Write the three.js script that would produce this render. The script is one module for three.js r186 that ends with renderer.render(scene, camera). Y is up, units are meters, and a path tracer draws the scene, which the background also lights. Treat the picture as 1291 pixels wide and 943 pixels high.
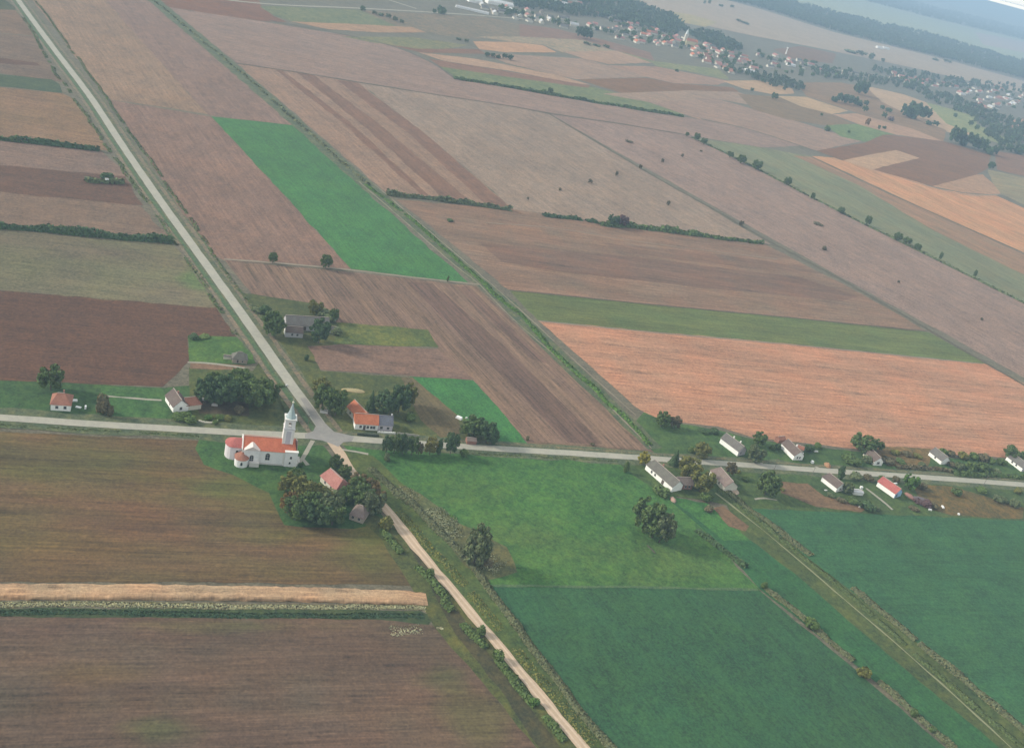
import * as THREE from 'three';
import { mergeGeometries } from 'three/addons/utils/BufferGeometryUtils.js';

// ------------------------------------------------------------------ camera, sky, sun, exposure
const PW = 1291, PH = 943, FPX = 1250, CAM_H = 230, HSLOPE = 0.27, HY = 8;
const ROLL = Math.atan(HSLOPE);
const HDIST = (PH / 2 - (HY - HSLOPE * PW / 2)) * Math.cos(ROLL);
const PITCH = Math.atan(HDIST / FPX);
const scene = new THREE.Scene();
const camera = new THREE.PerspectiveCamera(2 * Math.atan(PH / 2 / FPX) * 180 / Math.PI, PW / PH, 1, 90000);
camera.rotation.order = 'YXZ';
camera.rotation.set(-PITCH, 0, ROLL);
camera.position.set(0, CAM_H, 0);
scene.add(camera);
camera.updateMatrixWorld(true);

const renderer = new THREE.WebGLRenderer({ antialias: true });
renderer.toneMapping = THREE.LinearToneMapping;
renderer.toneMappingExposure = 1.17;
renderer.shadowMap.enabled = true;

{ // high thin overcast: pale near the horizon, blue grey above
  const W = 64, H = 64, d = new Float32Array(W * H * 4);
  for (let j = 0; j < H; j++) for (let i = 0; i < W; i++) {
    const q = 0.95, el = Math.abs((j + 0.5) / H - 0.5) * 2, t = Math.pow(el, 0.55), k = (j * W + i) * 4;
    d[k] = q * (0.98 + (0.70 - 0.98) * t); d[k + 1] = q * (0.99 + (0.75 - 0.99) * t); d[k + 2] = q * (0.95 + (0.77 - 0.95) * t); d[k + 3] = 1;
  }
  const sky = new THREE.DataTexture(d, W, H, THREE.RGBAFormat, THREE.FloatType);
  sky.mapping = THREE.EquirectangularReflectionMapping; sky.magFilter = THREE.LinearFilter; sky.needsUpdate = true;
  scene.background = sky; scene.environment = sky;
}
const sun = new THREE.DirectionalLight(new THREE.Color().setRGB(1, 0.92, 0.79), 3.6);
sun.position.set(-700, 380, 60).multiplyScalar(3);
sun.shadow.radius = 16; sun.castShadow = true;
sun.shadow.mapSize.set(4096, 4096);
Object.assign(sun.shadow.camera, { left: -900, right: 900, top: 900, bottom: -900, near: 10, far: 6000 });
scene.add(sun); sun.target.position.set(0, 0, -500); scene.add(sun.target);
sun.position.add(new THREE.Vector3(0, 0, -500));
scene.fog = new THREE.FogExp2(new THREE.Color().setRGB(0.52, 0.75, 1), 0.0002);

// ------------------------------------------------------------------ helpers
function rng(seed) { let a = seed >>> 0; return () => { a = (a + 0x6D2B79F5) | 0; let t = Math.imul(a ^ (a >>> 15), 1 | a); t = (t + Math.imul(t ^ (t >>> 7), 61 | t)) ^ t; return ((t ^ (t >>> 14)) >>> 0) / 4294967296; }; }
const cR = Math.cos(ROLL), sR = Math.sin(ROLL), cP = Math.cos(PITCH), sP = Math.sin(PITCH);
function ray(x, y) { const dx = x - PW / 2, dy = y - PH / 2, a = dx * cR + dy * sR, b = dx * sR - dy * cR; return [a, b * cP - FPX * sP, -FPX * cP - b * sP]; }
// a photograph pixel gives a direction; the distance comes from the ground that it meets
function P(x, y, h = 0) { const r = ray(x, y), t = (h - CAM_H) / r[1]; return new THREE.Vector3(r[0] * t, h, r[2] * t); }
function mpp(x, y) { const r = ray(x, y), t = -CAM_H / r[1]; return t; }      // metres per pixel across the view at that ground point
function dep(x, y) { const r = ray(x, y); return Math.atan2(-r[1], Math.hypot(r[0], r[2])); }
const lin = (r, g, b) => new THREE.Color().setRGB(r, g, b);
const used = {};
function numbered(n) { const k = used[n] = (used[n] ?? -1) + 1; return k ? n + '_' + String(k).padStart(3, '0') : n; }
function tag(o, label, category, group, kind) { o.userData = { ...o.userData, label }; if (category) o.userData.category = category; if (group) o.userData.group = group; if (kind) o.userData.kind = kind; return o; }
function thing(name, label, category, pos, turn = 0, group) { const g = new THREE.Group(); g.name = numbered(name); if (pos) g.position.copy(pos); g.rotation.y = turn; scene.add(g); return tag(g, label, category, group); }
function mesh(name, geo, mat, parent) { const m = new THREE.Mesh(geo, mat); m.name = parent ? name : numbered(name); m.castShadow = m.receiveShadow = true; (parent ?? scene).add(m); return m; }
function structure(name, label, geo, mat) { const m = mesh(name, geo, mat); return tag(m, label, null, null, 'structure'); }
const mats = {};
function paint(r, g, b, rough = 0.9, extra) { const k = [r, g, b, rough, JSON.stringify(extra)].join(); return mats[k] ??= new THREE.MeshStandardMaterial({ color: lin(r, g, b), roughness: rough, ...extra }); }
function hash(i, j, s) { let h = Math.imul(i, 374761393) + Math.imul(j, 668265263) + Math.imul(s, 974634347) | 0; h = Math.imul(h ^ (h >>> 13), 1274126177); return ((h ^ (h >>> 16)) >>> 0) / 4294967296; }
function vnoise(x, y, s = 0) { const i = Math.floor(x), j = Math.floor(y), u = x - i, v = y - j, a = u * u * (3 - 2 * u), b = v * v * (3 - 2 * v); return (hash(i, j, s) * (1 - a) + hash(i + 1, j, s) * a) * (1 - b) + (hash(i, j + 1, s) * (1 - a) + hash(i + 1, j + 1, s) * a) * b; }
function fbm(x, y, s) { return (vnoise(x, y, s) * 0.55 + vnoise(x * 2.1, y * 2.1, s + 1) * 0.28 + vnoise(x * 4.3, y * 4.3, s + 2) * 0.17) * 2 - 1; }

// tileable noise textures: what the soil, stubble and grass are made of
const TB = 0.55;
function tnoise(nu, nv, s) { const L = new Float32Array(nu * nv); for (let k = 0; k < nu * nv; k++) L[k] = hash(k % nu, (k / nu) | 0, s) * 2 - 1; return (u, v) => { const x = u * nu, y = v * nv, i = Math.floor(x), j = Math.floor(y), fx = x - i, fy = y - j, a = fx * fx * (3 - 2 * fx), b = fy * fy * (3 - 2 * fy), i0 = i % nu, i1 = (i + 1) % nu, j0 = (j % nv) * nu, j1 = ((j + 1) % nv) * nu; return (L[j0 + i0] * (1 - a) + L[j0 + i1] * a) * (1 - b) + (L[j1 + i0] * (1 - a) + L[j1 + i1] * a) * b; }; }
function makeTex(S, metres, fn) {
  const d = new Uint8Array(S * S * 4);
  for (let j = 0; j < S; j++) for (let i = 0; i < S; i++) {
    const c = fn((i + 0.5) / S, (j + 0.5) / S), k = (j * S + i) * 4;
    for (let q = 0; q < 3; q++) { const l = Math.min(1, Math.max(0.01, c[q] * TB)); d[k + q] = Math.round(255 * (l <= 0.0031308 ? l * 12.92 : 1.055 * Math.pow(l, 1 / 2.4) - 0.055)); }
    d[k + 3] = 255;
  }
  const t = new THREE.DataTexture(d, S, S); t.colorSpace = THREE.SRGBColorSpace; t.wrapS = t.wrapT = THREE.RepeatWrapping; t.magFilter = THREE.LinearFilter; t.minFilter = THREE.LinearMipmapLinearFilter; t.generateMipmaps = true; t.needsUpdate = true;
  t.userData.metres = metres; return t;
}
const tex = {};
{
  const R = rng(5);
  const n1 = tnoise(7, 7, 11), n2 = tnoise(31, 31, 12), n3 = tnoise(150, 150, 13), s1 = tnoise(3, 90, 14), s2 = tnoise(14, 330, 15), s3 = tnoise(5, 28, 16), s4 = tnoise(40, 300, 17), n4 = tnoise(70, 70, 18), h1 = tnoise(9, 9, 19), s5 = tnoise(9, 150, 20);
  const g = () => (R() + R() - 1);
  const n5 = tnoise(300, 300, 21), s6 = tnoise(55, 260, 22), s7 = tnoise(24, 200, 23), n6 = tnoise(16, 16, 24);
  tex.soil = makeTex(1024, 170, (u, v) => { const m = 1 + 0.05 * n1(u, v) + 0.06 * n6(u, v) + 0.09 * n2(u, v) + 0.18 * n3(u, v) + 0.24 * n5(u, v) + 0.10 * s1(u, v) + 0.18 * s2(u, v) + 0.12 * g(), h = 0.02 * h1(u, v) + 0.025 * n2(u, v); return [m * (1 + h), m, m * (1 - h)]; });
  tex.rows = makeTex(1024, 150, (u, v) => { const r = s1(u, v), m = 1 + 0.05 * n1(u, v) + 0.20 * r + 0.36 * s2(u, v) + 0.14 * n3(u, v) + 0.18 * n5(u, v) + 0.10 * s3(u, v) + 0.10 * g(); return [m, m * (1 - 0.02 * r), m * (1 - 0.05 * s3(u, v))]; });
  tex.streak = makeTex(1024, 150, (u, v) => { const sp = s6(u, v), dk = s7(u, v), m = 1 + 0.06 * n1(u, v) + 0.11 * s3(u, v) + 0.17 * s5(u, v) + 0.19 * s2(u, v) + 0.8 * Math.max(0, sp - 0.5) - 0.5 * Math.max(0, dk - 0.5) + 0.12 * n3(u, v) + 0.2 * n5(u, v) + 0.12 * g(), h = 0.05 * h1(u, v) + 0.03 * s3(u, v) + 0.04 * n6(u, v); return [m * (1 + h), m * (1 - 0.3 * h), m * (1 - h)]; });
  tex.crop = makeTex(1024, 130, (u, v) => { const m = 1 + 0.09 * n1(u, v) + 0.08 * n6(u, v) + 0.10 * n2(u, v) + 0.20 * n3(u, v) + 0.30 * n5(u, v) + 0.14 * s2(u, v) + 0.08 * s1(u, v) + 0.15 * g(), h = 0.06 * h1(u, v) + 0.07 * n2(u, v) + 0.08 * n3(u, v); return [m * (1 + h), m, m * (1 - h)]; });
  tex.grass = makeTex(1024, 110, (u, v) => { const y = 0.5 * n2(u, v) + 0.5 * n4(u, v), m = 1 + 0.10 * n1(u, v) + 0.15 * n2(u, v) + 0.18 * n4(u, v) + 0.26 * n3(u, v) + 0.26 * n5(u, v) + 0.14 * g(); return [m * (1 + 0.24 * y + 0.08 * n1(u, v)), m * (1 + 0.02 * y), m * (1 - 0.12 * y)]; });
  tex.gravel = makeTex(512, 40, (u, v) => { const m = 1 + 0.05 * n1(u, v) + 0.07 * n2(u, v) + 0.07 * n3(u, v) + 0.12 * g(); return [m * (1 + 0.02 * n1(u, v)), m, m * (1 - 0.02 * n2(u, v))]; });
  tex.plaster = makeTex(256, 12, (u, v) => { const m = 1 + 0.05 * n1(u, v) + 0.05 * n2(u, v) + 0.04 * g(); return [m, m * (1 - 0.01 * n1(u, v)), m * (1 - 0.02 * n1(u, v))]; });
  tex.tile = makeTex(512, 16, (u, v) => { const m = 1 + 0.10 * n1(u, v) + 0.12 * n2(u, v) + 0.12 * n3(u, v) + 0.16 * g(); return [m, m * (1 + 0.05 * n1(u, v)), m * (1 + 0.08 * n2(u, v))]; });
}
const matCache = {};
function surf(kind, c, rough = 0.97) { const k = kind + c.map(v => v.toFixed(4)); return matCache[k] ??= new THREE.MeshStandardMaterial({ color: lin(c[0] / TB, c[1] / TB, c[2] / TB), map: tex[kind], roughness: rough, vertexColors: true }); }
function surfFlat(kind, r, g, b, rough = 0.9) { const k = 'f' + kind + [r, g, b]; return matCache[k] ??= new THREE.MeshStandardMaterial({ color: lin(r / TB, g / TB, b / TB), map: tex[kind], roughness: rough }); }

// ------------------------------------------------------------------ ground sheets
const DIR = { A: P(800, 540).sub(P(500, 255)).normalize(), B: P(1291, 612).sub(P(0, 528)).normalize() };
const LAY = {};
function level(layer) { const n = LAY[layer] = (LAY[layer] ?? 0) + 1; return layer * 0.05 + n * 0.001; }
// a flat polygon on the ground: ragged edge, fine triangles, patchy colour of the matter itself
function sheet(pts, y, o) {
  const dir = DIR[o.dir] ?? DIR.B, ux = dir.x, uz = dir.z, M = tex[o.tex].userData.metres, seed = o.seed ?? 1;
  const poly = [];
  for (let i = 0; i < pts.length; i++) {
    const a = pts[i], b = pts[(i + 1) % pts.length], L = a.distanceTo(b), far = Math.hypot((a.x + b.x) / 2, (a.z + b.z) / 2);
    const n = Math.max(1, Math.min(60, Math.round(L / Math.max(5, far * 0.012))));
    const nx = -(b.z - a.z) / L, nz = (b.x - a.x) / L;
    for (let k = 0; k < n; k++) {
      const t = k / n, x = a.x + (b.x - a.x) * t, z = a.z + (b.z - a.z) * t, w = o.rag ?? 0.7, s = (vnoise(x * 0.07, z * 0.07, 7) - 0.5) * w + (vnoise(x * 0.31, z * 0.31, 8) - 0.5) * 1.4 * w;
      poly.push(new THREE.Vector2(x + nx * s, z + nz * s));
    }
  }
  let tris = THREE.ShapeUtils.triangulateShape(poly, []).map(t => t.map(i => [poly[i].x, poly[i].y]));
  const area = Math.abs(THREE.ShapeUtils.area(poly)), E = Math.max(4, Math.sqrt(area / 2200));
  const out = [];
  const d2 = (p, q) => (p[0] - q[0]) ** 2 + (p[1] - q[1]) ** 2, lim = E * E;
  while (tris.length) {
    const [a, b, c] = tris.pop(), ab = d2(a, b), bc = d2(b, c), ca = d2(c, a), m = Math.max(ab, bc, ca);
    if (m <= lim) { out.push([a, b, c]); continue; }
    const mid = (p, q) => [(p[0] + q[0]) / 2, (p[1] + q[1]) / 2];
    if (m === ab) { const e = mid(a, b); tris.push([a, e, c], [e, b, c]); } else if (m === bc) { const e = mid(b, c); tris.push([a, b, e], [a, e, c]); } else { const e = mid(c, a); tris.push([a, b, e], [e, b, c]); }
  }
  const pos = [], uv = [], col = [], nor = [], amp = o.amp ?? 0.06, T = o.tint ?? [1.04, 1, 0.95];
  for (const t of out) {
    const s = (t[1][0] - t[0][0]) * (t[2][1] - t[0][1]) - (t[1][1] - t[0][1]) * (t[2][0] - t[0][0]);
    for (const p of s > 0 ? [t[0], t[2], t[1]] : t) {
      const u = p[0] * ux + p[1] * uz, v = -p[0] * uz + p[1] * ux;
      pos.push(p[0], y, p[1]); nor.push(0, 1, 0); uv.push(u / M, v / M);
      const an = o.tex === 'streak' || o.tex === 'rows' ? [0.012, 0.06] : o.tex === 'soil' ? [0.016, 0.03] : [0.028, 0.028];
      const n = fbm(u * an[0], v * an[1], seed) * amp * 2.2, h = fbm(u * an[0] * 1.7 + 50, v * an[1] * 1.7, seed + 9) * amp * 6;
      const w = Math.max(-0.5, Math.min(1, h));
      const c3 = [0, 1, 2].map(q => Math.max(0.3, (1 + n) * (1 + (T[q] - 1) * w)));
      for (const [bx, by, ra, rb, bt] of o.blobs ?? []) { const bc = P(bx, by), dx = p[0] - bc.x, dz = p[1] - bc.z, uu = (dx * ux + dz * uz) / ra, vv = (-dx * uz + dz * ux) / rb, k = Math.max(0, Math.min(1, 1.5 - Math.hypot(uu, vv) + 0.9 * fbm(u * 0.05, v * 0.11, seed + 21))); for (let q = 0; q < 3; q++) c3[q] *= 1 + (bt[q] - 1) * k; }
      col.push(...c3);
    }
  }
  const g = new THREE.BufferGeometry();
  g.setAttribute('position', new THREE.Float32BufferAttribute(pos, 3)); g.setAttribute('normal', new THREE.Float32BufferAttribute(nor, 3));
  g.setAttribute('uv', new THREE.Float32BufferAttribute(uv, 2)); g.setAttribute('color', new THREE.Float32BufferAttribute(col, 3));
  return g;
}
// ribbon along a pixel polyline on the ground
function ribbon(px, width, y, M = 40, step = 6, rag = 0.25) {
  const c = new THREE.CatmullRomCurve3(px.map(p => P(p[0], p[1])), false, 'centripetal'), n = Math.max(4, Math.min(400, Math.round(c.getLength() / step))), pos = [], uv = [], nor = [], idx = [], w0 = Array.isArray(width) ? width : [width, width];
  const Ltot = c.getLength();
  for (let i = 0; i <= n; i++) {
    const t = i / n, p = c.getPointAt(t), d = c.getTangentAt(t), w = (w0[0] + (w0[1] - w0[0]) * t) / 2;
    const a = w + (vnoise(p.x * 0.25, p.z * 0.25, 3) - 0.5) * rag, b = w + (vnoise(p.x * 0.25, p.z * 0.25, 4) - 0.5) * rag;
    pos.push(p.x + d.z * a, y, p.z - d.x * a, p.x - d.z * b, y, p.z + d.x * b); nor.push(0, 1, 0, 0, 1, 0); uv.push(t * Ltot / M, 0, t * Ltot / M, 2 * w / M);
    if (i < n) { const k = i * 2; idx.push(k, k + 1, k + 2, k + 1, k + 3, k + 2); }
  }
  const g = new THREE.BufferGeometry(); g.setAttribute('position', new THREE.Float32BufferAttribute(pos, 3)); g.setAttribute('normal', new THREE.Float32BufferAttribute(nor, 3)); g.setAttribute('uv', new THREE.Float32BufferAttribute(uv, 2)); g.setIndex(idx);
  return g;
}
const curvePts = (px, n) => new THREE.CatmullRomCurve3(px.map(p => P(p[0], p[1])), false, 'centripetal').getSpacedPoints(n);

{ // the plain, out to the horizon
  const R = 45000, g = new THREE.PlaneGeometry(2 * R, 2 * R, 8, 8); g.rotateX(-Math.PI / 2);
  const uv = g.attributes.uv; for (let i = 0; i < uv.count; i++) uv.setXY(i, uv.getX(i) * 2 * R / 170, uv.getY(i) * 2 * R / 170);
  structure('ground', 'flat farmland plain reaching the horizon', g, surfFlat('soil', 0.118, 0.104, 0.068, 0.97));
}
// name, label, layer, texture, direction, albedo, patchiness, outline in the photograph, tint of the patches, weedy or worn spots [pixel x, y, radii in metres, tint]
const FIELDS = [
['ploughed_field', 'dark reddish brown ploughed field behind the white cottage', 1, 'soil', 'B', [0.088, 0.039, 0.020], 0.07, [[-160,352],[0,366],[130,376],[271,387],[292,418],[298,425],[236,424],[238,455],[205,488],[100,484],[0,480],[-160,470]]],
['meadow', 'grey green stubble meadow beside the long road', 1, 'soil', 'B', [0.123, 0.105, 0.056], 0.09, [[-160,276],[0,290],[110,299],[218,307],[252,356],[275,388],[130,377],[0,366],[-160,352]], [0.82, 1.08, 0.8], [[250, 350, 8, 16, [0.75, 1.15, 0.72]]]],
['ploughed_field', 'pinkish brown field above the long dark hedge', 1, 'soil', 'B', [0.149, 0.094, 0.060], 0.06, [[-160,226],[0,241],[178,260],[216,303],[0,284],[-160,270]]],
['ploughed_field', 'dark purple brown strip field by the long road', 1, 'soil', 'B', [0.093, 0.045, 0.025], 0.06, [[-160,192],[0,207],[158,222],[180,260],[0,242],[-160,227]]],
['ploughed_field', 'grey pink strip field under the thin hedge', 1, 'soil', 'B', [0.161, 0.101, 0.072], 0.05, [[-160,160],[0,176],[128,190],[162,223],[0,208],[-160,193]]],
['stubble_field', 'ochre brown field above the thin hedge', 1, 'soil', 'B', [0.177, 0.103, 0.050], 0.06, [[-160,96],[0,110],[80,118],[95,127],[138,190],[0,174],[-160,158]], [0.9, 1.03, 0.8]],
['crop_field', 'narrow dark green crop strip with a pale headland', 2, 'crop', 'B', [0.041, 0.063, 0.025], 0.05, [[-160,80],[0,94],[64,100],[75,106],[78,117],[0,109],[-160,96]]],
['ploughed_field', 'grey field with a dark furrow west of the road', 1, 'soil', 'B', [0.132, 0.085, 0.054], 0.05, [[-160,30],[0,42],[42,46],[68,92],[80,104],[0,92],[-160,78]]],
['ploughed_field', 'brown furrow band in the grey field', 2, 'soil', 'B', [0.089, 0.041, 0.021], 0.04, [[-160,60],[0,73],[46,79],[50,83],[0,80],[-160,66]]],
['ploughed_field', 'pale grey brown strip at the bend of the verge', 1, 'soil', 'B', [0.141, 0.086, 0.049], 0.05, [[-160,0],[0,11],[22,13],[42,45],[0,41],[-160,30]]],
['meadow', 'teal green grass patch beside the far road', 2, 'grass', 'B', [0.044, 0.053, 0.018], 0.06, [[-160,-20],[0,-4],[10,2],[22,13],[0,12],[-160,-4]]],
['ploughed_field', 'brown grey field beyond the teal patch', 1, 'soil', 'B', [0.154, 0.094, 0.058], 0.05, [[-200,-90],[-40,-75],[5,-12],[10,0],[-160,-18]]],
['lawn', 'green yard strip along the village road by the white cottage', 2, 'grass', 'B', [0.033, 0.078, 0.018], 0.12, [[-160,466],[0,480],[100,484],[205,489],[240,486],[243,520],[243,548],[130,538],[0,529],[-160,518]], [1.15, 1.0, 0.95]],
['lawn', 'bright green lawn between the two cottages', 3, 'grass', 'B', [0.037, 0.099, 0.022], 0.08, [[125,487],[206,491],[212,520],[205,536],[140,531],[128,510]]],
['lawn', 'bright green paddock around the derelict cottage', 3, 'grass', 'B', [0.047, 0.102, 0.018], 0.12, [[236,424],[298,425],[318,446],[322,458],[306,460],[239,456]]],
['dirt_strip', 'pale earth strip below the green paddock', 3, 'soil', 'B', [0.154, 0.092, 0.053], 0.05, [[240,457],[306,461],[312,467],[240,465]]],
['lawn', 'olive green yard by the grove and the crossing', 2, 'grass', 'B', [0.061, 0.078, 0.018], 0.13, [[238,464],[318,468],[330,450],[296,420],[306,420],[372,515],[396,540],[330,552],[243,548],[240,500]], [1.2, 1.02, 0.85]],
['garden_patch', 'brown vegetable garden behind the wide cottage', 3, 'soil', 'B', [0.071, 0.053, 0.027], 0.1, [[248,503],[312,508],[314,525],[252,522]]],
['stubble_field', 'tan field beside the long road', 1, 'soil', 'A', [0.210, 0.130, 0.078], 0.05, [[-12,-72],[76,-66],[133,0],[200,76],[262,144],[200,134],[138,126],[100,78],[40,0]]],
['ploughed_field', 'mauve grey field beside the drainage ditch', 1, 'soil', 'A', [0.179, 0.107, 0.075], 0.05, [[76,-66],[128,-60],[192,0],[250,51],[324,115],[368,158],[262,145],[200,77],[133,0]]],
['ploughed_field', 'brown field west of the bright green field', 1, 'soil', 'A', [0.174, 0.100, 0.068], 0.07, [[138,126],[266,147],[350,237],[442,339],[360,334],[284,329],[262,317],[205,230]]],
['crop_field', 'bright green crop field beside the drainage ditch', 1, 'crop', 'A', [0.033, 0.126, 0.027], 0.07, [[266,147],[370,158],[470,250],[591,357],[520,349],[442,339],[350,237]]],
['ploughed_field', 'striped brown field running down to the village road', 1, 'rows', 'A', [0.163, 0.099, 0.064], 0.09, [[284,329],[440,343],[600,361],[700,455],[824,569],[740,562],[664,558],[632,520],[596,479],[552,441],[540,418],[425,408],[402,384],[318,371]], [0.9, 0.93, 1.0]],
['ploughed_field', 'dark furrow band across the striped field', 2, 'rows', 'A', [0.115, 0.066, 0.045], 0.05, [[512,356],[545,357],[640,440],[760,560],[716,558],[620,460]]],
['ploughed_field', 'dark furrow band along the ditch in the striped field', 2, 'rows', 'A', [0.127, 0.073, 0.050], 0.05, [[575,361],[590,361],[690,458],[668,452]]],
['ploughed_field', 'brown plot between the two farmyards', 2, 'soil', 'B', [0.159, 0.094, 0.065], 0.06, [[388,437],[430,434],[552,440],[598,479],[520,474],[402,466]]],
['meadow', 'long green orchard plot behind the barn', 2, 'grass', 'B', [0.083, 0.102, 0.020], 0.13, [[420,406],[540,416],[553,438],[430,434],[390,436],[384,424]], [1.2, 1.0, 0.9]],
['lawn', 'olive green farmyard verge along the long road', 2, 'grass', 'A', [0.064, 0.077, 0.018], 0.13, [[306,370],[318,371],[402,384],[425,408],[420,436],[388,436],[404,468],[520,476],[576,523],[625,562],[560,560],[440,548],[408,536],[360,462]], [1.15, 1.0, 0.85]],
['crop_field', 'small bright green crop plot behind the hedge trees', 3, 'crop', 'A', [0.030, 0.126, 0.028], 0.06, [[516,475],[597,480],[633,520],[667,562],[626,560],[576,523]]],
['garden_patch', 'bare brown garden strip beside the green plot', 3, 'soil', 'A', [0.103, 0.078, 0.034], 0.1, [[505,476],[520,476],[575,523],[582,545],[556,552],[530,530],[516,505]]],
['dirt_strip', 'pale earth headland along the village road', 2, 'soil', 'B', [0.150, 0.096, 0.058], 0.06, [[640,556],[740,561],[824,569],[828,578],[740,570],[640,564]]],
['stubble_field', 'light brown field with dark furrow stripes', 1, 'soil', 'A', [0.219, 0.131, 0.082], 0.05, [[298,80],[380,91],[452,104],[540,172],[648,264],[560,253],[487,243],[400,168]]],
['ploughed_field', 'first dark furrow stripe beside the ditch track', 2, 'soil', 'A', [0.150, 0.074, 0.041], 0.03, [[347,88],[356,89],[440,153],[540,246],[530,245],[430,154]]],
['ploughed_field', 'wide dark furrow stripe in the light brown field', 2, 'soil', 'A', [0.156, 0.079, 0.045], 0.03, [[373,91],[395,95],[480,158],[594,255],[560,251],[460,160]]],
['ploughed_field', 'outer dark furrow stripe along the grey field', 2, 'soil', 'A', [0.156, 0.079, 0.046], 0.03, [[424,101],[450,104],[540,172],[646,264],[612,258],[520,172]]],
['ploughed_field', 'broad grey fallow field dotted with shrubs', 1, 'soil', 'A', [0.218, 0.152, 0.106], 0.05, [[452,104],[560,120],[650,135],[692,144],[800,207],[972,308],[880,296],[760,280],[648,264],[540,172]]],
['ploughed_field', 'streaky brown field below the broken hedge', 1, 'streak', 'B', [0.182, 0.108, 0.066], 0.09, [[500,252],[640,263],[800,285],[965,308],[1090,372],[1172,419],[1000,401],[820,384],[642,366],[570,308]], [0.95, 0.93, 1.02]],
['ploughed_field', 'dark mauve furrow band in the streaky brown field', 2, 'streak', 'B', [0.142, 0.078, 0.049], 0.07, [[604,306],[700,316],[800,324],[1010,350],[1084,374],[1060,380],[900,364],[700,342],[632,330]]],
['ploughed_field', 'second dark furrow band in the streaky brown field', 2, 'streak', 'B', [0.154, 0.089, 0.055], 0.06, [[760,306],[900,320],[1010,334],[1040,346],[900,333],[780,318]]],
['crop_field', 'green fodder strip above the orange stubble', 1, 'streak', 'B', [0.088, 0.112, 0.029], 0.08, [[642,366],[820,384],[1000,401],[1172,419],[1245,459],[1000,434],[820,418],[678,404]], [1.1, 1.0, 0.9]],
['stubble_field', 'wide orange stubble field behind the village houses', 1, 'streak', 'B', [0.358, 0.176, 0.101], 0.05, [[678,404],[820,418],[1000,434],[1245,459],[1291,483],[1440,560],[1440,592],[1291,578],[1100,568],[950,552],[905,538],[830,530],[800,512],[740,458]]],
['ploughed_field', 'long mauve field between the two straight tracks', 1, 'soil', 'A', [0.217, 0.140, 0.104], 0.05, [[692,143],[780,156],[870,171],[1060,268],[1291,383],[1500,485],[1500,590],[1291,475],[1100,371],[900,260]]],
['ploughed_field', 'long grey pink field below the thin shrub line', 1, 'soil', 'B', [0.211, 0.133, 0.095], 0.05, [[206,8],[330,27],[450,47],[500,59],[546,80],[574,99],[650,112],[760,131],[880,150],[940,162],[1010,184],[960,186],[872,171],[780,155],[692,142],[650,135],[452,103],[298,79]]],
['ploughed_field', 'reddish brown field beside the far farm track', 1, 'soil', 'B', [0.147, 0.059, 0.024], 0.05, [[120,-64],[200,-52],[320,-8],[330,8],[345,20],[362,28],[330,27],[206,8]]],
['meadow', 'striped grey green field beyond the row of small trees', 1, 'streak', 'A', [0.140, 0.143, 0.068], 0.08, [[876,174],[950,184],[1022,197],[1150,258],[1291,319],[1500,410],[1500,482],[1291,381],[1060,266]], [1.1, 0.98, 0.96]],
['ploughed_field', 'brown grey strip beside the orange stubble strip', 2, 'streak', 'A', [0.225, 0.128, 0.066], 0.06, [[1000,196],[1024,198],[1150,257],[1291,319],[1500,409],[1500,440],[1291,346],[1180,292],[1080,232]]],
['stubble_field', 'orange stubble strip curving past the tan wedge', 1, 'streak', 'A', [0.408, 0.197, 0.087], 0.05, [[1024,197],[1060,199],[1110,212],[1176,236],[1215,244],[1255,246],[1291,262],[1500,350],[1500,408],[1291,318],[1150,256]]],
['ploughed_field', 'reddish brown field around the tan rectangle', 1, 'soil', 'B', [0.154, 0.064, 0.019], 0.05, [[1030,190],[1091,180],[1114,169],[1191,178],[1250,196],[1246,212],[1233,220],[1176,235],[1061,202]]],
['stubble_field', 'tan rectangle inside the reddish brown field', 2, 'soil', 'B', [0.350, 0.207, 0.109], 0.04, [[1063,202],[1130,189],[1160,199],[1099,214]]],
['stubble_field', 'tan wedge field beside the farm track', 1, 'soil', 'B', [0.305, 0.168, 0.085], 0.04, [[1176,235],[1233,220],[1240,220],[1252,231],[1266,244],[1250,245],[1215,243]]],
['ploughed_field', 'grey brown field under the dark copse', 1, 'soil', 'B', [0.171, 0.078, 0.032], 0.04, [[1254,190],[1291,196],[1500,230],[1500,262],[1291,222],[1258,214]]],
['meadow', 'grey green striped strips beside the far track', 1, 'streak', 'B', [0.206, 0.162, 0.077], 0.06, [[1246,214],[1262,217],[1291,224],[1500,266],[1500,330],[1291,258],[1262,244],[1252,230]], [0.86, 0.86, 0.9]],
['meadow', 'teal meadow below the far white road', 1, 'grass', 'B', [0.112, 0.123, 0.050], 0.04, [[326,7],[453,12],[500,33],[440,30],[368,27],[345,20]]],
['stubble_field', 'long tan strip under the teal meadow', 2, 'soil', 'B', [0.293, 0.169, 0.085], 0.04, [[366,27],[440,30],[519,34],[538,41],[480,41],[415,37]]],
['meadow', 'grey green plot under the far white road', 1, 'grass', 'B', [0.143, 0.107, 0.060], 0.04, [[455,13],[610,21],[655,30],[655,47],[600,49],[545,43],[500,33]]],
['meadow', 'thin green strip with small bushes', 2, 'grass', 'B', [0.138, 0.131, 0.051], 0.04, [[430,46],[520,47],[592,57],[560,62],[524,61],[473,54]]],
['ploughed_field', 'thin red brown strip under the green strip', 1, 'soil', 'B', [0.155, 0.070, 0.031], 0.04, [[380,38],[430,44],[524,60],[604,62],[612,68],[530,66],[450,47]]],
['stubble_field', 'bright tan plot with a shrub row below', 2, 'soil', 'B', [0.367, 0.200, 0.099], 0.04, [[596,52],[650,53],[684,57],[702,66],[640,66],[604,62]]],
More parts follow.
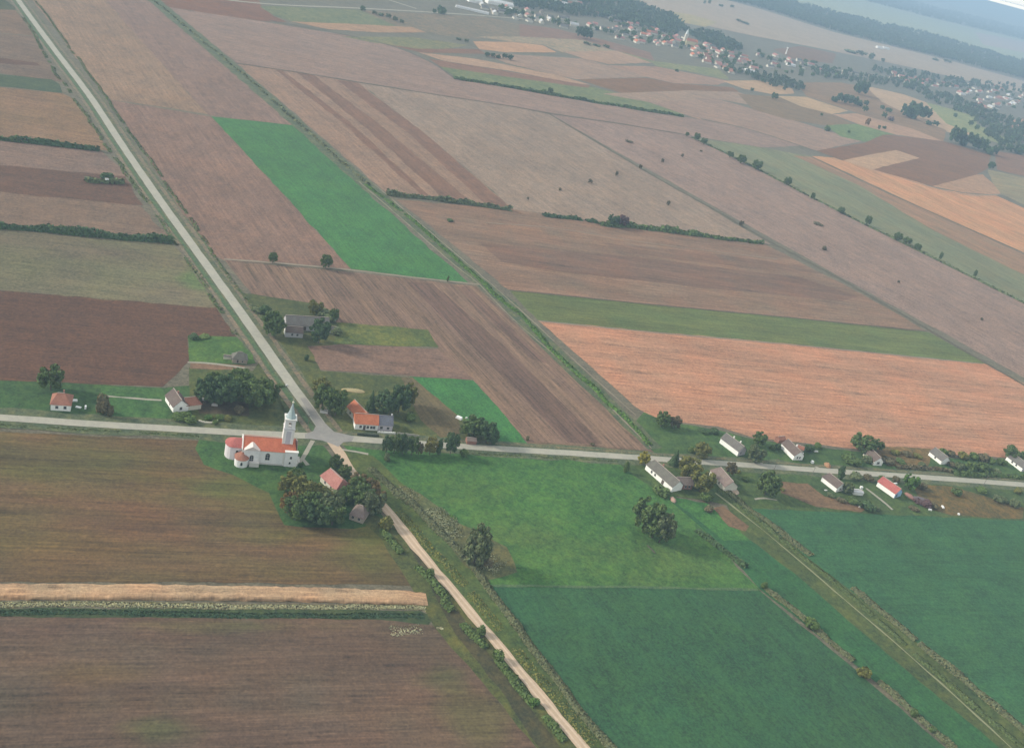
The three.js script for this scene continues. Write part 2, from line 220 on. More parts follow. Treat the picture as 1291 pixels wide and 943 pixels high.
['meadow', 'grey green plot above the bright tan plot', 1, 'grass', 'B', [0.241, 0.178, 0.102], 0.04, [[600,46],[653,46],[735,50],[776,64],[709,66],[684,56],[640,52]]],
['stubble_field', 'tan stripe above the green shrub strip', 2, 'soil', 'B', [0.313, 0.188, 0.108], 0.03, [[528,66],[600,74],[650,84],[700,94],[745,107],[730,106],[640,89],[560,77]]],
['ploughed_field', 'brown stripe above the green shrub strip', 2, 'soil', 'B', [0.169, 0.080, 0.041], 0.03, [[540,74],[640,90],[745,108],[742,111],[640,97],[556,84]]],
['meadow', 'green strip above the thin shrub line', 1, 'grass', 'B', [0.114, 0.132, 0.044], 0.05, [[556,84],[640,95],[742,108],[800,123],[862,144],[860,147],[750,128],[650,111],[574,98]]],
['ploughed_field', 'grey pink plot between tan stripes', 1, 'soil', 'B', [0.245, 0.154, 0.098], 0.04, [[610,68],[653,69],[737,74],[816,97],[727,100],[690,92],[640,80]]],
['stubble_field', 'pale pink tan plot near the village', 1, 'soil', 'B', [0.293, 0.174, 0.101], 0.04, [[709,65],[778,64],[822,79],[768,81],[737,74]]],
['ploughed_field', 'dark mauve plot near the village', 1, 'soil', 'B', [0.155, 0.070, 0.020], 0.04, [[729,100],[816,98],[850,105],[924,110],[932,116],[783,117]]],
['stubble_field', 'pale pink plot under the green village meadow', 1, 'soil', 'B', [0.258, 0.146, 0.087], 0.04, [[765,82],[829,84],[919,102],[906,107],[850,105],[816,97]]],
['stubble_field', 'light grey pink plot beside the dark mauve plot', 1, 'soil', 'B', [0.249, 0.158, 0.098], 0.04, [[783,117],[870,114],[930,116],[970,128],[990,140],[900,124],[819,129],[760,118]]],
['stubble_field', 'broad pale brown plot with a slanting edge', 1, 'soil', 'B', [0.240, 0.147, 0.096], 0.04, [[819,129],[901,124],[975,144],[1088,178],[1030,190],[1010,184],[940,162],[880,150]]],
['meadow', 'green village meadow behind the gardens', 1, 'grass', 'B', [0.149, 0.152, 0.054], 0.06, [[778,64],[824,77],[906,87],[918,97],[919,101],[865,89],[829,84],[822,79]]],
['ploughed_field', 'grey brown plot along the village gardens', 1, 'soil', 'B', [0.173, 0.089, 0.050], 0.04, [[655,30],[700,36],[760,50],[820,66],[826,77],[778,64],[735,50],[655,46]]],
['stubble_field', 'tan plot below the white barn of the village', 1, 'soil', 'B', [0.348, 0.210, 0.105], 0.04, [[911,102],[957,101],[1000,112],[1002,118],[975,119],[939,112]]],
['stubble_field', 'large cream stubble plot near the copse', 1, 'soil', 'B', [0.362, 0.228, 0.111], 0.04, [[980,121],[1017,122],[1071,140],[1050,144],[1010,134]]],
['ploughed_field', 'grey mauve plot beside the cream stubble', 1, 'soil', 'B', [0.160, 0.096, 0.039], 0.04, [[930,118],[980,122],[1010,134],[1050,144],[1075,156],[1040,158],[990,150],[950,138]]],
['meadow', 'green plot with lone trees', 1, 'grass', 'B', [0.100, 0.145, 0.034], 0.05, [[1042,158],[1084,156],[1135,169],[1114,170],[1091,179],[1060,172]]],
['stubble_field', 'pink tan plot with scattered trees', 1, 'soil', 'B', [0.328, 0.181, 0.097], 0.04, [[1050,144],[1081,143],[1153,163],[1190,178],[1130,170],[1084,157]]],
['stubble_field', 'long pale stubble strip beside the copses', 1, 'soil', 'B', [0.371, 0.233, 0.124], 0.04, [[1091,108],[1140,119],[1168,129],[1196,150],[1240,172],[1200,168],[1160,152],[1110,128]]],
['meadow', 'bright green meadow beside the far village trees', 1, 'grass', 'B', [0.182, 0.192, 0.059], 0.05, [[1168,129],[1232,146],[1232,156],[1282,180],[1270,184],[1240,174],[1194,156]]],
['ploughed_field', 'grey mauve plot around the far copses', 1, 'soil', 'B', [0.191, 0.104, 0.040], 0.04, [[1004,104],[1060,104],[1092,109],[1112,128],[1160,152],[1194,164],[1190,178],[1150,162],[1080,142],[1017,121]]],
['stubble_field', 'tan quarry coloured plot at the village edge', 2, 'soil', 'B', [0.386, 0.199, 0.109], 0.04, [[1270,152],[1291,150],[1400,170],[1400,196],[1291,174],[1282,166]]],
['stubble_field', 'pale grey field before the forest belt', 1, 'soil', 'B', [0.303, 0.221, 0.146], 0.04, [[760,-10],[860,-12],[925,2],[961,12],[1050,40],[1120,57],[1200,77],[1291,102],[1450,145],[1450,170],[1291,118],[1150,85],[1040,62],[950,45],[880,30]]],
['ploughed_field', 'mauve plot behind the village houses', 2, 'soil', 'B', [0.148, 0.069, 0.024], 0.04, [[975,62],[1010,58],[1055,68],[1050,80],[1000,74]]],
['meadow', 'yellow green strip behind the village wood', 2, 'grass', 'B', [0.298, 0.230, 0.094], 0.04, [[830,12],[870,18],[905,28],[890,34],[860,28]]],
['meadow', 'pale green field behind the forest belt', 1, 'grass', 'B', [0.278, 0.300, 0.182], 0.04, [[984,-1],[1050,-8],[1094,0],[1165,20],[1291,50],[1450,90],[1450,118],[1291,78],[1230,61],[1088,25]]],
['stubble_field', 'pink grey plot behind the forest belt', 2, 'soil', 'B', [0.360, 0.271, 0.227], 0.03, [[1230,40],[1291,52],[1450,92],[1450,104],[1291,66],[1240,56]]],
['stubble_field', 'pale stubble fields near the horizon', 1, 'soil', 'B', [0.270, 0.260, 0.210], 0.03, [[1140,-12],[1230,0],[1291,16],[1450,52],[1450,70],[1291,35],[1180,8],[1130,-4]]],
['ploughed_field', 'brown green fallow field beside the church', 1, 'streak', 'B', [0.107, 0.064, 0.025], 0.14, [[-200,520],[0,544],[160,552],[270,557],[330,590],[380,632],[440,655],[486,664],[518,738],[400,736],[200,734],[0,733],[-200,731]], [0.9, 1.13, 0.8], [[60, 585, 34, 14, [0.82, 1.1, 0.8]], [390, 640, 40, 16, [0.85, 1.12, 0.8]], [470, 700, 14, 16, [0.8, 1.15, 0.75]], [330, 615, 20, 9, [0.8, 1.15, 0.75]]]],
['ploughed_field', 'dark brown fallow field below the straw strip', 1, 'streak', 'B', [0.097, 0.061, 0.038], 0.1, [[-220,775],[0,775],[250,775],[500,778],[548,790],[610,860],[690,960],[780,1080],[300,1100],[-220,1060]], [0.96, 1.06, 0.9], [[560, 850, 9, 6, [0.7, 1.05, 0.7]], [130, 850, 14, 4, [1.02, 1.06, 0.8]], [200, 925, 8, 4, [0.75, 1.1, 0.75]], [600, 900, 10, 10, [0.85, 1.12, 0.8]], [300, 790, 30, 2.5, [0.85, 1.12, 0.8]]]],
['lawn', 'dark green grass margin below the straw strip', 2, 'grass', 'B', [0.039, 0.060, 0.020], 0.07, [[-220,766],[0,767],[300,769],[530,770],[545,778],[540,788],[480,781],[250,779],[0,778],[-220,777]]],
['lawn', 'green grass around the church', 2, 'grass', 'B', [0.035, 0.088, 0.018], 0.12, [[252,551],[300,554],[400,556],[418,575],[440,600],[486,656],[446,668],[360,662],[338,622],[290,598],[258,586],[246,566]], [1.15, 1.0, 0.88]],
['lawn', 'olive grass slope between fallow field and gravel track', 2, 'grass', 'A', [0.064, 0.074, 0.018], 0.13, [[440,640],[490,655],[540,712],[604,784],[672,867],[740,950],[840,1080],[760,1080],[690,960],[610,862],[548,792],[518,738],[480,680]], [1.15, 1.0, 0.85]],
['lawn', 'dark ditch grass along the fallow field', 3, 'grass', 'A', [0.048, 0.045, 0.018], 0.08, [[515,690],[530,700],[592,795],[650,870],[720,960],[690,960],[628,868],[575,800]]],
['pasture', 'green pasture with brownish patches below the village road', 1, 'grass', 'B', [0.040, 0.115, 0.021], 0.05, [[430,560],[560,570],[700,578],[800,587],[835,610],[872,648],[930,716],[958,743],[880,742],[760,740],[612,739],[590,700],[510,620]], [1.14, 0.97, 0.95], [[740, 700, 34, 14, [1.24, 0.98, 1.06]], [860, 705, 30, 14, [1.15, 0.98, 1.04]], [670, 668, 20, 10, [1.18, 0.98, 1.05]], [590, 620, 16, 10, [1.2, 1, 1.05]]]],
['crop_field', 'dark blue green crop field below the pasture', 1, 'crop', 'A', [0.020, 0.076, 0.026], 0.06, [[610,738],[760,740],[880,742],[956,744],[1080,845],[1196,945],[1380,1090],[880,1090],[768,945],[690,838]], null, [[740, 790, 40, 20, [1.06, 1.0, 1.02]]]],
['crop_field', 'narrow dark green crop strip between hedge and ditch', 1, 'crop', 'A', [0.019, 0.085, 0.024], 0.06, [[846,632],[900,640],[960,678],[1100,790],[1280,945],[1430,1090],[1360,1090],[1200,945],[1080,840],[958,742],[900,680]]],
['lawn', 'bright green grass at the top of the narrow strip', 2, 'grass', 'A', [0.033, 0.112, 0.022], 0.08, [[838,626],[892,634],[945,668],[955,682],[912,682],[872,648]]],
['crop_field', 'large blue green crop field beyond the weedy ditch', 1, 'crop', 'B', [0.023, 0.090, 0.031], 0.06, [[932,640],[1080,646],[1291,656],[1560,672],[1560,1000],[1450,1060],[1291,925],[1160,815],[1020,706]]],
['lawn', 'weedy green bank along the ditch', 2, 'grass', 'A', [0.055, 0.078, 0.019], 0.12, [[902,612],[928,632],[945,648],[1030,712],[1160,814],[1291,924],[1460,1080],[1420,1080],[1250,935],[1120,826],[1000,722],[935,672]], [1.15, 1.0, 0.9]],
['dirt_strip', 'bare earth plot at the head of the ditch', 3, 'soil', 'A', [0.158, 0.093, 0.046], 0.08, [[898,640],[912,638],[945,664],[940,670],[918,664]]],
['lawn', 'scrubby green verge beside the gravel track', 2, 'grass', 'A', [0.054, 0.081, 0.018], 0.12, [[428,566],[470,575],[540,640],[600,715],[616,742],[694,842],[770,945],[880,1090],[830,1090],[728,945],[660,852],[590,770],[530,700],[486,642],[450,602]], [1.2, 1.02, 0.9]],
['lawn', 'pale weedy patch around the lone tree', 3, 'grass', 'A', [0.094, 0.097, 0.033], 0.13, [[500,610],[530,622],[580,660],[640,690],[652,722],[612,732],[585,712],[540,655]], [1.15, 1.0, 1.0]],
['lawn', 'green house plots north of the village road', 2, 'grass', 'B', [0.039, 0.084, 0.018], 0.12, [[790,540],[812,520],[835,530],[905,542],[950,554],[1100,572],[1291,582],[1560,596],[1560,632],[1291,606],[1060,589],[900,578],[826,572]], [1.15, 0.98, 0.92]],
['lawn', 'green house plots south of the village road', 2, 'grass', 'B', [0.047, 0.081, 0.018], 0.12, [[780,584],[900,588],[1060,600],[1291,616],[1560,634],[1560,674],[1291,657],[1080,647],[935,641],[900,634],[835,622],[800,600]], [1.15, 0.99, 0.9]],
['dirt_strip', 'bare brown plot behind the white cottages', 3, 'soil', 'B', [0.127, 0.074, 0.036], 0.1, [[978,607],[1018,610],[1040,626],[1100,640],[1085,646],[1030,640],[985,622]]],
['garden_patch', 'olive dry garden by the junk heap', 3, 'grass', 'B', [0.104, 0.071, 0.018], 0.12, [[1150,610],[1200,614],[1291,640],[1291,655],[1200,650],[1165,640]]],
['garden_patch', 'dry grass along the stubble edge', 3, 'grass', 'B', [0.134, 0.087, 0.028], 0.1, [[1100,562],[1175,566],[1170,588],[1120,588]]],
];
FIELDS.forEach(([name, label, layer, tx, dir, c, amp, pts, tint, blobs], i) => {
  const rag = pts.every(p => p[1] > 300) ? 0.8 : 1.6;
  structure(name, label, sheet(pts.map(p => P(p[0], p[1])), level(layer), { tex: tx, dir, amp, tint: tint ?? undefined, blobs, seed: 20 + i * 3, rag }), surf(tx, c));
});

// ------------------------------------------------------------------ roads, tracks, verges
const ROAD_A = [[-104, -180], [-62, -120], [-20, -60], [22, 0], [66, 60], [113, 122], [152, 181], [188, 234], [222, 282], [258, 332], [292, 379], [324, 424], [362, 479], [392, 520], [412, 547]];
const ROAD_B = [[-220, 512], [0, 527], [130, 536], [250, 543], [330, 547.5], [410, 551]];
const ROAD_B2 = [[410, 551], [440, 553.5], [480, 556.5], [560, 562], [640, 567], [740, 573], [820, 578.5], [930, 586], [1050, 594.5], [1170, 602.5], [1291, 611.5], [1560, 632]];
const TRACK = [[410, 549], [424, 566], [440, 590], [464, 618], [494, 651], [520, 685], [546, 716], [575, 751], [603, 784], [638, 826], [671, 867], [703, 905], [737, 945], [820, 1045]];
{
  const Y = level(3);
  structure('verge', 'grass verge along both sides of the long road', ribbon(ROAD_A, 17, Y, 110, 10, 3), surfFlat('grass', 0.088, 0.098, 0.048, 0.97));
  structure('verge', 'grass verge along the village road by the church', ribbon(ROAD_B, 14, level(3), 110, 10, 3), surfFlat('grass', 0.080, 0.098, 0.046, 0.97));
  structure('verge', 'grass verge along the village road past the house plots', ribbon(ROAD_B2, 13, level(3), 110, 10, 3), surfFlat('grass', 0.082, 0.100, 0.048, 0.97));
  structure('verge', 'green grass strip beside the drainage ditch track', ribbon([[80, -110], [140, -55], [194, 0], [255, 52], [325, 112], [384, 164], [463, 234], [540, 297], [606, 356], [645, 388], [690, 434], [735, 478], [784, 524], [826, 566]], [22, 11], level(3), 110, 10, 3), surfFlat('grass', 0.080, 0.096, 0.044, 0.97));
}
const asphalt = surfFlat('gravel', 0.335, 0.320, 0.265, 0.95), asphaltNew = surfFlat('gravel', 0.185, 0.175, 0.175, 0.95), gravel = surfFlat('gravel', 0.45, 0.335, 0.235, 0.97);
structure('gravel_track', 'pale pinkish gravel track running past the grove', ribbon(TRACK, 4.2, level(5), 40, 5, 1.1), gravel);
structure('road', 'long straight pale asphalt road between the fields', ribbon(ROAD_A, 5.2, level(5), 40, 8, 0.3), asphalt);
structure('road', 'pale village road passing the church', ribbon(ROAD_B, 4.6, level(5), 40, 8, 0.3), asphalt);
structure('road', 'pale village road passing the house plots', ribbon(ROAD_B2, 4.6, level(5), 40, 8, 0.3), asphalt);
structure('road', 'grey widened asphalt crossing by the church', sheet([[378, 503], [385, 502], [408, 533], [421, 545], [446, 551], [443, 557], [432, 558], [426, 564], [420, 561], [406, 556], [384, 553], [384, 548], [394, 544], [398, 537]].map(p => P(...p)), level(5) + 0.02, { tex: 'gravel', dir: 'A', amp: 0.04, rag: 0.3 }), surf('gravel', [0.255, 0.242, 0.225]));
const pale = surfFlat('gravel', 0.30, 0.28, 0.225, 0.97), earth = surfFlat('gravel', 0.225, 0.185, 0.135, 0.97);
const track = (label, px, w, m = pale, lay = 4) => structure('path', label, ribbon(px, w, level(lay), 40, 6, 0.8), m);
track('pale footpath from the crossing to the church door', [[394, 556], [386, 570], [379, 581], [374, 585]], 1.8, pale, 5);
track('short footpath stub beside the church', [[381, 579], [388, 587]], 1.6, pale, 5);
track('pale tyre track on the grass by the crossing', [[430, 567], [448, 570], [464, 573]], 1.0);
track('worn path along the cottage lawn', [[134, 500], [160, 502], [203, 505]], 1.0);
track('narrow farm track along the bright green field', [[282, 327], [360, 333], [445, 341], [520, 350], [604, 359]], 2.2, earth);
track('pale track on one side of the drainage ditch', [[452, 229], [520, 288], [575, 336], [602, 357], [640, 396], [680, 432], [730, 474], [790, 534], [822, 566]], 0.9, earth);
track('pale track on the other side of the drainage ditch', [[470, 231], [540, 291], [606, 347], [668, 402], [715, 446], [752, 480], [802, 524]], 0.8, earth);
track('thin straight track across the fallow fields', [[690, 142], [760, 184], [840, 231], [900, 264], [970, 304], [1060, 352], [1170, 415], [1240, 456], [1291, 485], [1500, 605]], 3.0, surfFlat('grass', 0.085, 0.074, 0.044));
track('thin pale edge track of the orange strip', [[1024, 198], [1110, 239], [1200, 279], [1291, 320], [1500, 412]], 2.2, surfFlat('grass', 0.085, 0.072, 0.044));
track('curving track around the tan wedge', [[1100, 214], [1176, 236], [1214, 245], [1250, 246], [1268, 246], [1291, 256], [1400, 300]], 2.6, earth);
track('dark field boundary below the grey pink field', [[298, 80], [380, 92], [452, 104], [560, 121], [650, 135], [692, 143], [780, 156], [872, 171]], 2.8, surfFlat('grass', 0.075, 0.064, 0.04));
track('field boundary below the thin shrub line', [[340, 26], [450, 47], [500, 60], [546, 80], [572, 98]], 4, surfFlat('grass', 0.09, 0.08, 0.055));
track('field boundary running to the cream stubble', [[884, 150], [940, 162], [1010, 184], [1062, 202]], 4, surfFlat('grass', 0.09, 0.085, 0.055));
track('far white road at the village edge', [[180, -14], [320, 3.5], [455, 10.5], [545, 15.5], [612, 20], [660, 24]], 6, pale);
track('second far white road', [[470, -6], [500, 3], [525, 11]], 7, pale);
track('pale track beside the weedy ditch', [[902, 622], [945, 655], [990, 692], [1040, 735], [1100, 786], [1160, 838], [1220, 892], [1275, 943], [1420, 1080]], 0.8, surfFlat('gravel', 0.22, 0.22, 0.12));
track('pale footpath beside the red roofed house garden', [[1092, 616], [1110, 630], [1126, 643]], 1.6);
track('driveway from the village road to the gabled house', [[1028, 588], [1036, 592], [1046, 594]], 2, pale);
track('garden path by the gabled house', [[958, 582], [964, 588]], 1.8, pale);
track('pale path behind the round tree', [[952, 630], [966, 629], [980, 631]], 1.2);
track('thin earth track in the orchard plot', [[236, 457], [270, 459], [310, 465]], 1.2);
track('pale headland line under the green fodder strip', [[680, 405], [820, 419], [1000, 435], [1240, 459]], 1.3, earth);
track('dark boundary above the green fodder strip', [[642, 366], [820, 384], [1000, 401], [1170, 418]], 1.4, surfFlat('grass', 0.09, 0.075, 0.05));
track('pale line across the streaky brown field', [[612, 281], [700, 288], [800, 304], [980, 327]], 0.9, earth);
track('weedy strip edge between pasture and crop', [[612, 739], [760, 740.5], [880, 742.5], [956, 744]], 1.3, surfFlat('grass', 0.062, 0.115, 0.045));

const off = (px, m) => { const c = px.map(p => P(p[0], p[1])); return c.map((p, i) => { const d = c[Math.min(i + 1, c.length - 1)].clone().sub(c[Math.max(i - 1, 0)]).normalize(); return new THREE.Vector3(p.x + d.z * m, 0, p.z - d.x * m); }); };
const strip = (name, label, pts, w, mat, lay) => { const keep = P; const g = (() => { const c = new THREE.CatmullRomCurve3(pts, false, 'centripetal'), n = Math.round(c.getLength() / 5), pos = [], uv = [], nor = [], idx = []; for (let i = 0; i <= n; i++) { const p = c.getPointAt(i / n), d = c.getTangentAt(i / n), a = w * (0.5 + 0.5 * vnoise(p.x * 0.12, p.z * 0.12, 31)), b = w * (0.5 + 0.5 * vnoise(p.x * 0.12, p.z * 0.12, 37)); pos.push(p.x + d.z * a, 0, p.z - d.x * a, p.x - d.z * b, 0, p.z + d.x * b); nor.push(0, 1, 0, 0, 1, 0); uv.push(i * 5 / 60, 0, i * 5 / 60, w / 60); if (i < n) idx.push(2 * i, 2 * i + 1, 2 * i + 2, 2 * i + 1, 2 * i + 3, 2 * i + 2); } const y = level(lay); for (let i = 1; i < pos.length; i += 3) pos[i] = y; const q = new THREE.BufferGeometry(); q.setAttribute('position', new THREE.Float32BufferAttribute(pos, 3)); q.setAttribute('normal', new THREE.Float32BufferAttribute(nor, 3)); q.setAttribute('uv', new THREE.Float32BufferAttribute(uv, 2)); q.setIndex(idx); return q; })(); return structure(name, label, g, mat); };
strip('verge', 'dry brown verge strip along the long road', off(ROAD_A, 6.5), 1.5, surfFlat('grass', 0.150, 0.120, 0.075), 4);
strip('verge', 'dry tan verge strip on the other side of the long road', off(ROAD_A, -7.2), 1.3, surfFlat('grass', 0.165, 0.130, 0.085), 4);
strip('verge', 'green verge strip beside the long road', off(ROAD_A, -4.6), 1.2, surfFlat('grass', 0.060, 0.105, 0.040), 4);
strip('verge', 'worn verge strip along the village road', off(ROAD_B2, 4.2), 0.9, surfFlat('grass', 0.120, 0.115, 0.060), 4);
for (const s of [-0.95, 0.95]) strip('wheel_track', 'pale worn wheel track in the gravel track', off(TRACK.slice(2), s), 0.5, surfFlat('gravel', 0.53, 0.41, 0.30), 6);

// ------------------------------------------------------------------ trees, bushes, hedges
// leaf sprays scattered over the skin of many small lobes; one unit high, one unit wide
function leafGeo(spots, seed) {           // spots: [x, y, z, size, nx, ny, nz]
  const R = rng(seed), n = spots.length, pos = new Float32Array(n * 12), col = new Float32Array(n * 12), idx = [];
  const N = new THREE.Vector3(), U = new THREE.Vector3(), V = new THREE.Vector3();
  spots.forEach((s, i) => {
    N.set(s[4] + (R() - 0.5) * 1.3, s[5] + (R() - 0.5) * 1.3, s[6] + (R() - 0.5) * 1.3).normalize();
    U.set(R() - 0.5, R() - 0.5, R() - 0.5).cross(N).normalize(); V.crossVectors(N, U);
    const a = s[3] * (0.6 + R() * 0.7), b = s[3] * (0.5 + R() * 0.5), m = 0.72 + R() * 0.56, hue = (R() - 0.5) * 0.22;
    const q = [[-a, 0], [0, -b], [a, 0], [0, b]];
    for (let k = 0; k < 4; k++) {
      const o = i * 12 + k * 3, lift = k % 2 ? 0 : -0.25 * s[3];
      pos[o] = s[0] + U.x * q[k][0] + V.x * q[k][1] + N.x * lift; pos[o + 1] = Math.max(0, s[1] + U.y * q[k][0] + V.y * q[k][1] + N.y * lift); pos[o + 2] = s[2] + U.z * q[k][0] + V.z * q[k][1] + N.z * lift;
      col[o] = m * (1 + hue); col[o + 1] = m; col[o + 2] = m * (1 - hue * 0.6);
    }
    const k = i * 4; idx.push(k, k + 1, k + 2, k, k + 2, k + 3);
  });
  const g = new THREE.BufferGeometry(); g.setAttribute('position', new THREE.BufferAttribute(pos, 3)); g.setAttribute('color', new THREE.BufferAttribute(col, 3)); g.setIndex(idx); g.computeVertexNormals(); return g;
}
function lobeSpots(lobes, n, size, seed) {
  const R = rng(seed), out = []; let tot = 0; for (const l of lobes) tot += l[3] * l[3];
  for (const l of lobes) {
    const k = Math.round(n * l[3] * l[3] / tot);
    for (let i = 0; i < k; i++) {
      const z = 1 - 2 * R(), a = R() * 6.2832, s = Math.sqrt(1 - z * z), x = s * Math.cos(a), w = s * Math.sin(a), r = l[3] * (0.72 + 0.36 * Math.pow(R(), 0.7)), fy = l[4] ?? 0.85;
      out.push([l[0] + x * r, l[1] + z * r * fy, l[2] + w * r, size * (0.8 + R() * 0.5), x, z, w]);
    }
  }
  return out;
}
function crownRound(seed, n = 2600, size = 0.042, low = 0.16, many = 26) {
  const R = rng(seed), L = [[0, (1 + low) / 2, 0, 0.27, 1.0]];
  for (let i = 0; i < many; i++) { const a = i * 2.4 + R() * 0.8, t = (i + R()) / many, r = (0.36 + 0.10 * R()) * Math.sqrt(Math.sin(Math.PI * (0.14 + 0.74 * t))), y = low + (1 - low) * (0.10 + 0.80 * t), q = 0.075 + 0.085 * R(); L.push([Math.cos(a) * r, Math.min(y, 0.99 - q * 0.8), Math.sin(a) * r, q, 0.85]); }
  return leafGeo(lobeSpots(L, n, size, seed + 1), seed + 2);
}
function crownBush(seed, n = 900, size = 0.07) {
  const R = rng(seed), L = [];
  for (let i = 0; i < 9; i++) { const a = i * 2.4, r = 0.30 * Math.sqrt(R()), q = 0.17 + 0.12 * R(), y = q * 0.9 + (0.9 - 2 * q) * R() * (1 - r * 1.6); L.push([Math.cos(a) * r, Math.max(q * 0.6, y), Math.sin(a) * r, q, 1.1]); }
  return leafGeo(lobeSpots(L, n, size, seed + 1), seed + 2);
}
function crownConifer(seed, n = 1500, size = 0.06) {
  const R = rng(seed), out = [];
  for (let i = 0; i < n; i++) { const t = 1 - Math.sqrt(R()), y = 0.05 + 0.94 * t, a = R() * 6.2832, tier = 0.82 + 0.18 * Math.cos(t * 44 + a), r = 0.5 * (1 - t) * tier * (0.75 + 0.3 * R()) + 0.012; out.push([Math.cos(a) * r, y, Math.sin(a) * r, size * (0.5 + 0.7 * (1 - t)), Math.cos(a), 0.55, Math.sin(a)]); }
  return leafGeo(out, seed + 1);
}
function crownColumn(seed, n = 1100, size = 0.06) {
  const R = rng(seed), L = [];
  for (let i = 0; i < 10; i++) { const t = (i + 0.5) / 10, q = 0.32 * Math.sin(Math.PI * (0.16 + 0.8 * t)) + 0.05; L.push([(R() - 0.5) * 0.22, 0.08 + 0.86 * t, (R() - 0.5) * 0.22, q, 0.35]); }
  return leafGeo(lobeSpots(L, n, size, seed + 1), seed + 2);
}
function trunkGeo(seed, top = 0.62) {
  const R = rng(seed), parts = [];
  const limb = (a, b, r0, r1) => { const c = new THREE.CylinderGeometry(r1, r0, a.distanceTo(b), 6, 1, true); c.translate(0, a.distanceTo(b) / 2, 0); c.applyQuaternion(new THREE.Quaternion().setFromUnitVectors(new THREE.Vector3(0, 1, 0), b.clone().sub(a).normalize())); c.translate(a.x, a.y, a.z); parts.push(c); };
  limb(new THREE.Vector3(0, -0.02, 0), new THREE.Vector3(0.01, top * 0.5, 0.01), 0.035, 0.026); limb(new THREE.Vector3(0.01, top * 0.5, 0.01), new THREE.Vector3(0, top, 0), 0.026, 0.012);
  for (let i = 0; i < 6; i++) { const a = i * 1.05 + R(), y = top * (0.34 + 0.09 * i); limb(new THREE.Vector3(0, y, 0), new THREE.Vector3(Math.cos(a) * 0.25, y + 0.14 + 0.1 * R(), Math.sin(a) * 0.25), 0.014, 0.005); }
  return mergeGeometries(parts);
}
const CROWN = {
  round: [crownRound(101), crownRound(131, 2600, 0.042, 0.1), crownRound(171, 2600, 0.042, 0.2), crownRound(191, 2800, 0.04, 0.12, 34)],
  bush: [crownBush(201), crownBush(231), crownBush(271)],
  conifer: [crownConifer(301), crownConifer(331)],
  column: [crownColumn(401), crownColumn(431)],
  egg: [crownRound(611, 3200, 0.04, 0.02, 36)],
  small: [crownRound(501, 460, 0.095, 0.12, 14), crownRound(541, 460, 0.095, 0.08, 14), crownBush(561, 380, 0.11), crownRound(581, 460, 0.095, 0.16, 14)],
};
const TRUNK = [trunkGeo(1), trunkGeo(2)];
const leafMat = c => paint2('leaf', c);
function paint2(k, c) { const key = k + c; return mats[key] ??= new THREE.MeshStandardMaterial({ color: lin(...c), roughness: 0.95, vertexColors: true, side: THREE.DoubleSide }); }
const LEAF = { dark: [0.094, 0.144, 0.040], deep: [0.066, 0.116, 0.044], mid: [0.104, 0.160, 0.040], olive: [0.160, 0.162, 0.040], yellow: [0.290, 0.255, 0.030], rust: [0.240, 0.135, 0.030], brown: [0.140, 0.122, 0.062], pale: [0.210, 0.222, 0.125], grey: [0.122, 0.152, 0.066], fresh: [0.092, 0.178, 0.036], plum: [0.135, 0.080, 0.080], weed: [0.140, 0.155, 0.074], herb: [0.105, 0.145, 0.050] };
const barkMat = paint(0.09, 0.075, 0.06, 0.95);
const TR = rng(77);
let treeCount = 0;
const HUE = { dark: 'dark green', deep: 'deep blue green', mid: 'mid green', olive: 'olive green', brown: 'brownish', grey: 'grey green', fresh: 'bright green', plum: 'plum coloured' };
// base pixel, crown width and total height in pixels; metres follow from the ground distance
function tree(name, kind, colour, bx, by, w, h, label, group, category = 'tree') {
  const pos = P(bx, by), m = mpp(bx, by), d = dep(bx, by), W = 0.93 * w * m, H = Math.max(1.1, (h * m - 0.32 * W * Math.sin(d)) / Math.cos(d));
  if (group && HUE[colour]) label = label.replace(/^(dark leafy|leafy|dark) tree/, HUE[colour] + ' tree').replace(/^(leafy garden|bulging|round|low) (tree|shrub)/, HUE[colour] + ' $1 $2');
  const t = thing(name, label, category, pos, TR() * 6.28, group), list = CROWN[kind], pick = list[(treeCount++) % list.length];
  const crown = mesh('crown', pick, leafMat(LEAF[colour]), t); crown.scale.set(W, H, W);
  if (kind !== 'bush' && kind !== 'small') { const k = mesh('trunk', TRUNK[treeCount % 2], barkMat, t); const s = Math.min(W, H); k.scale.set(s, H, s); }
  return t;
}
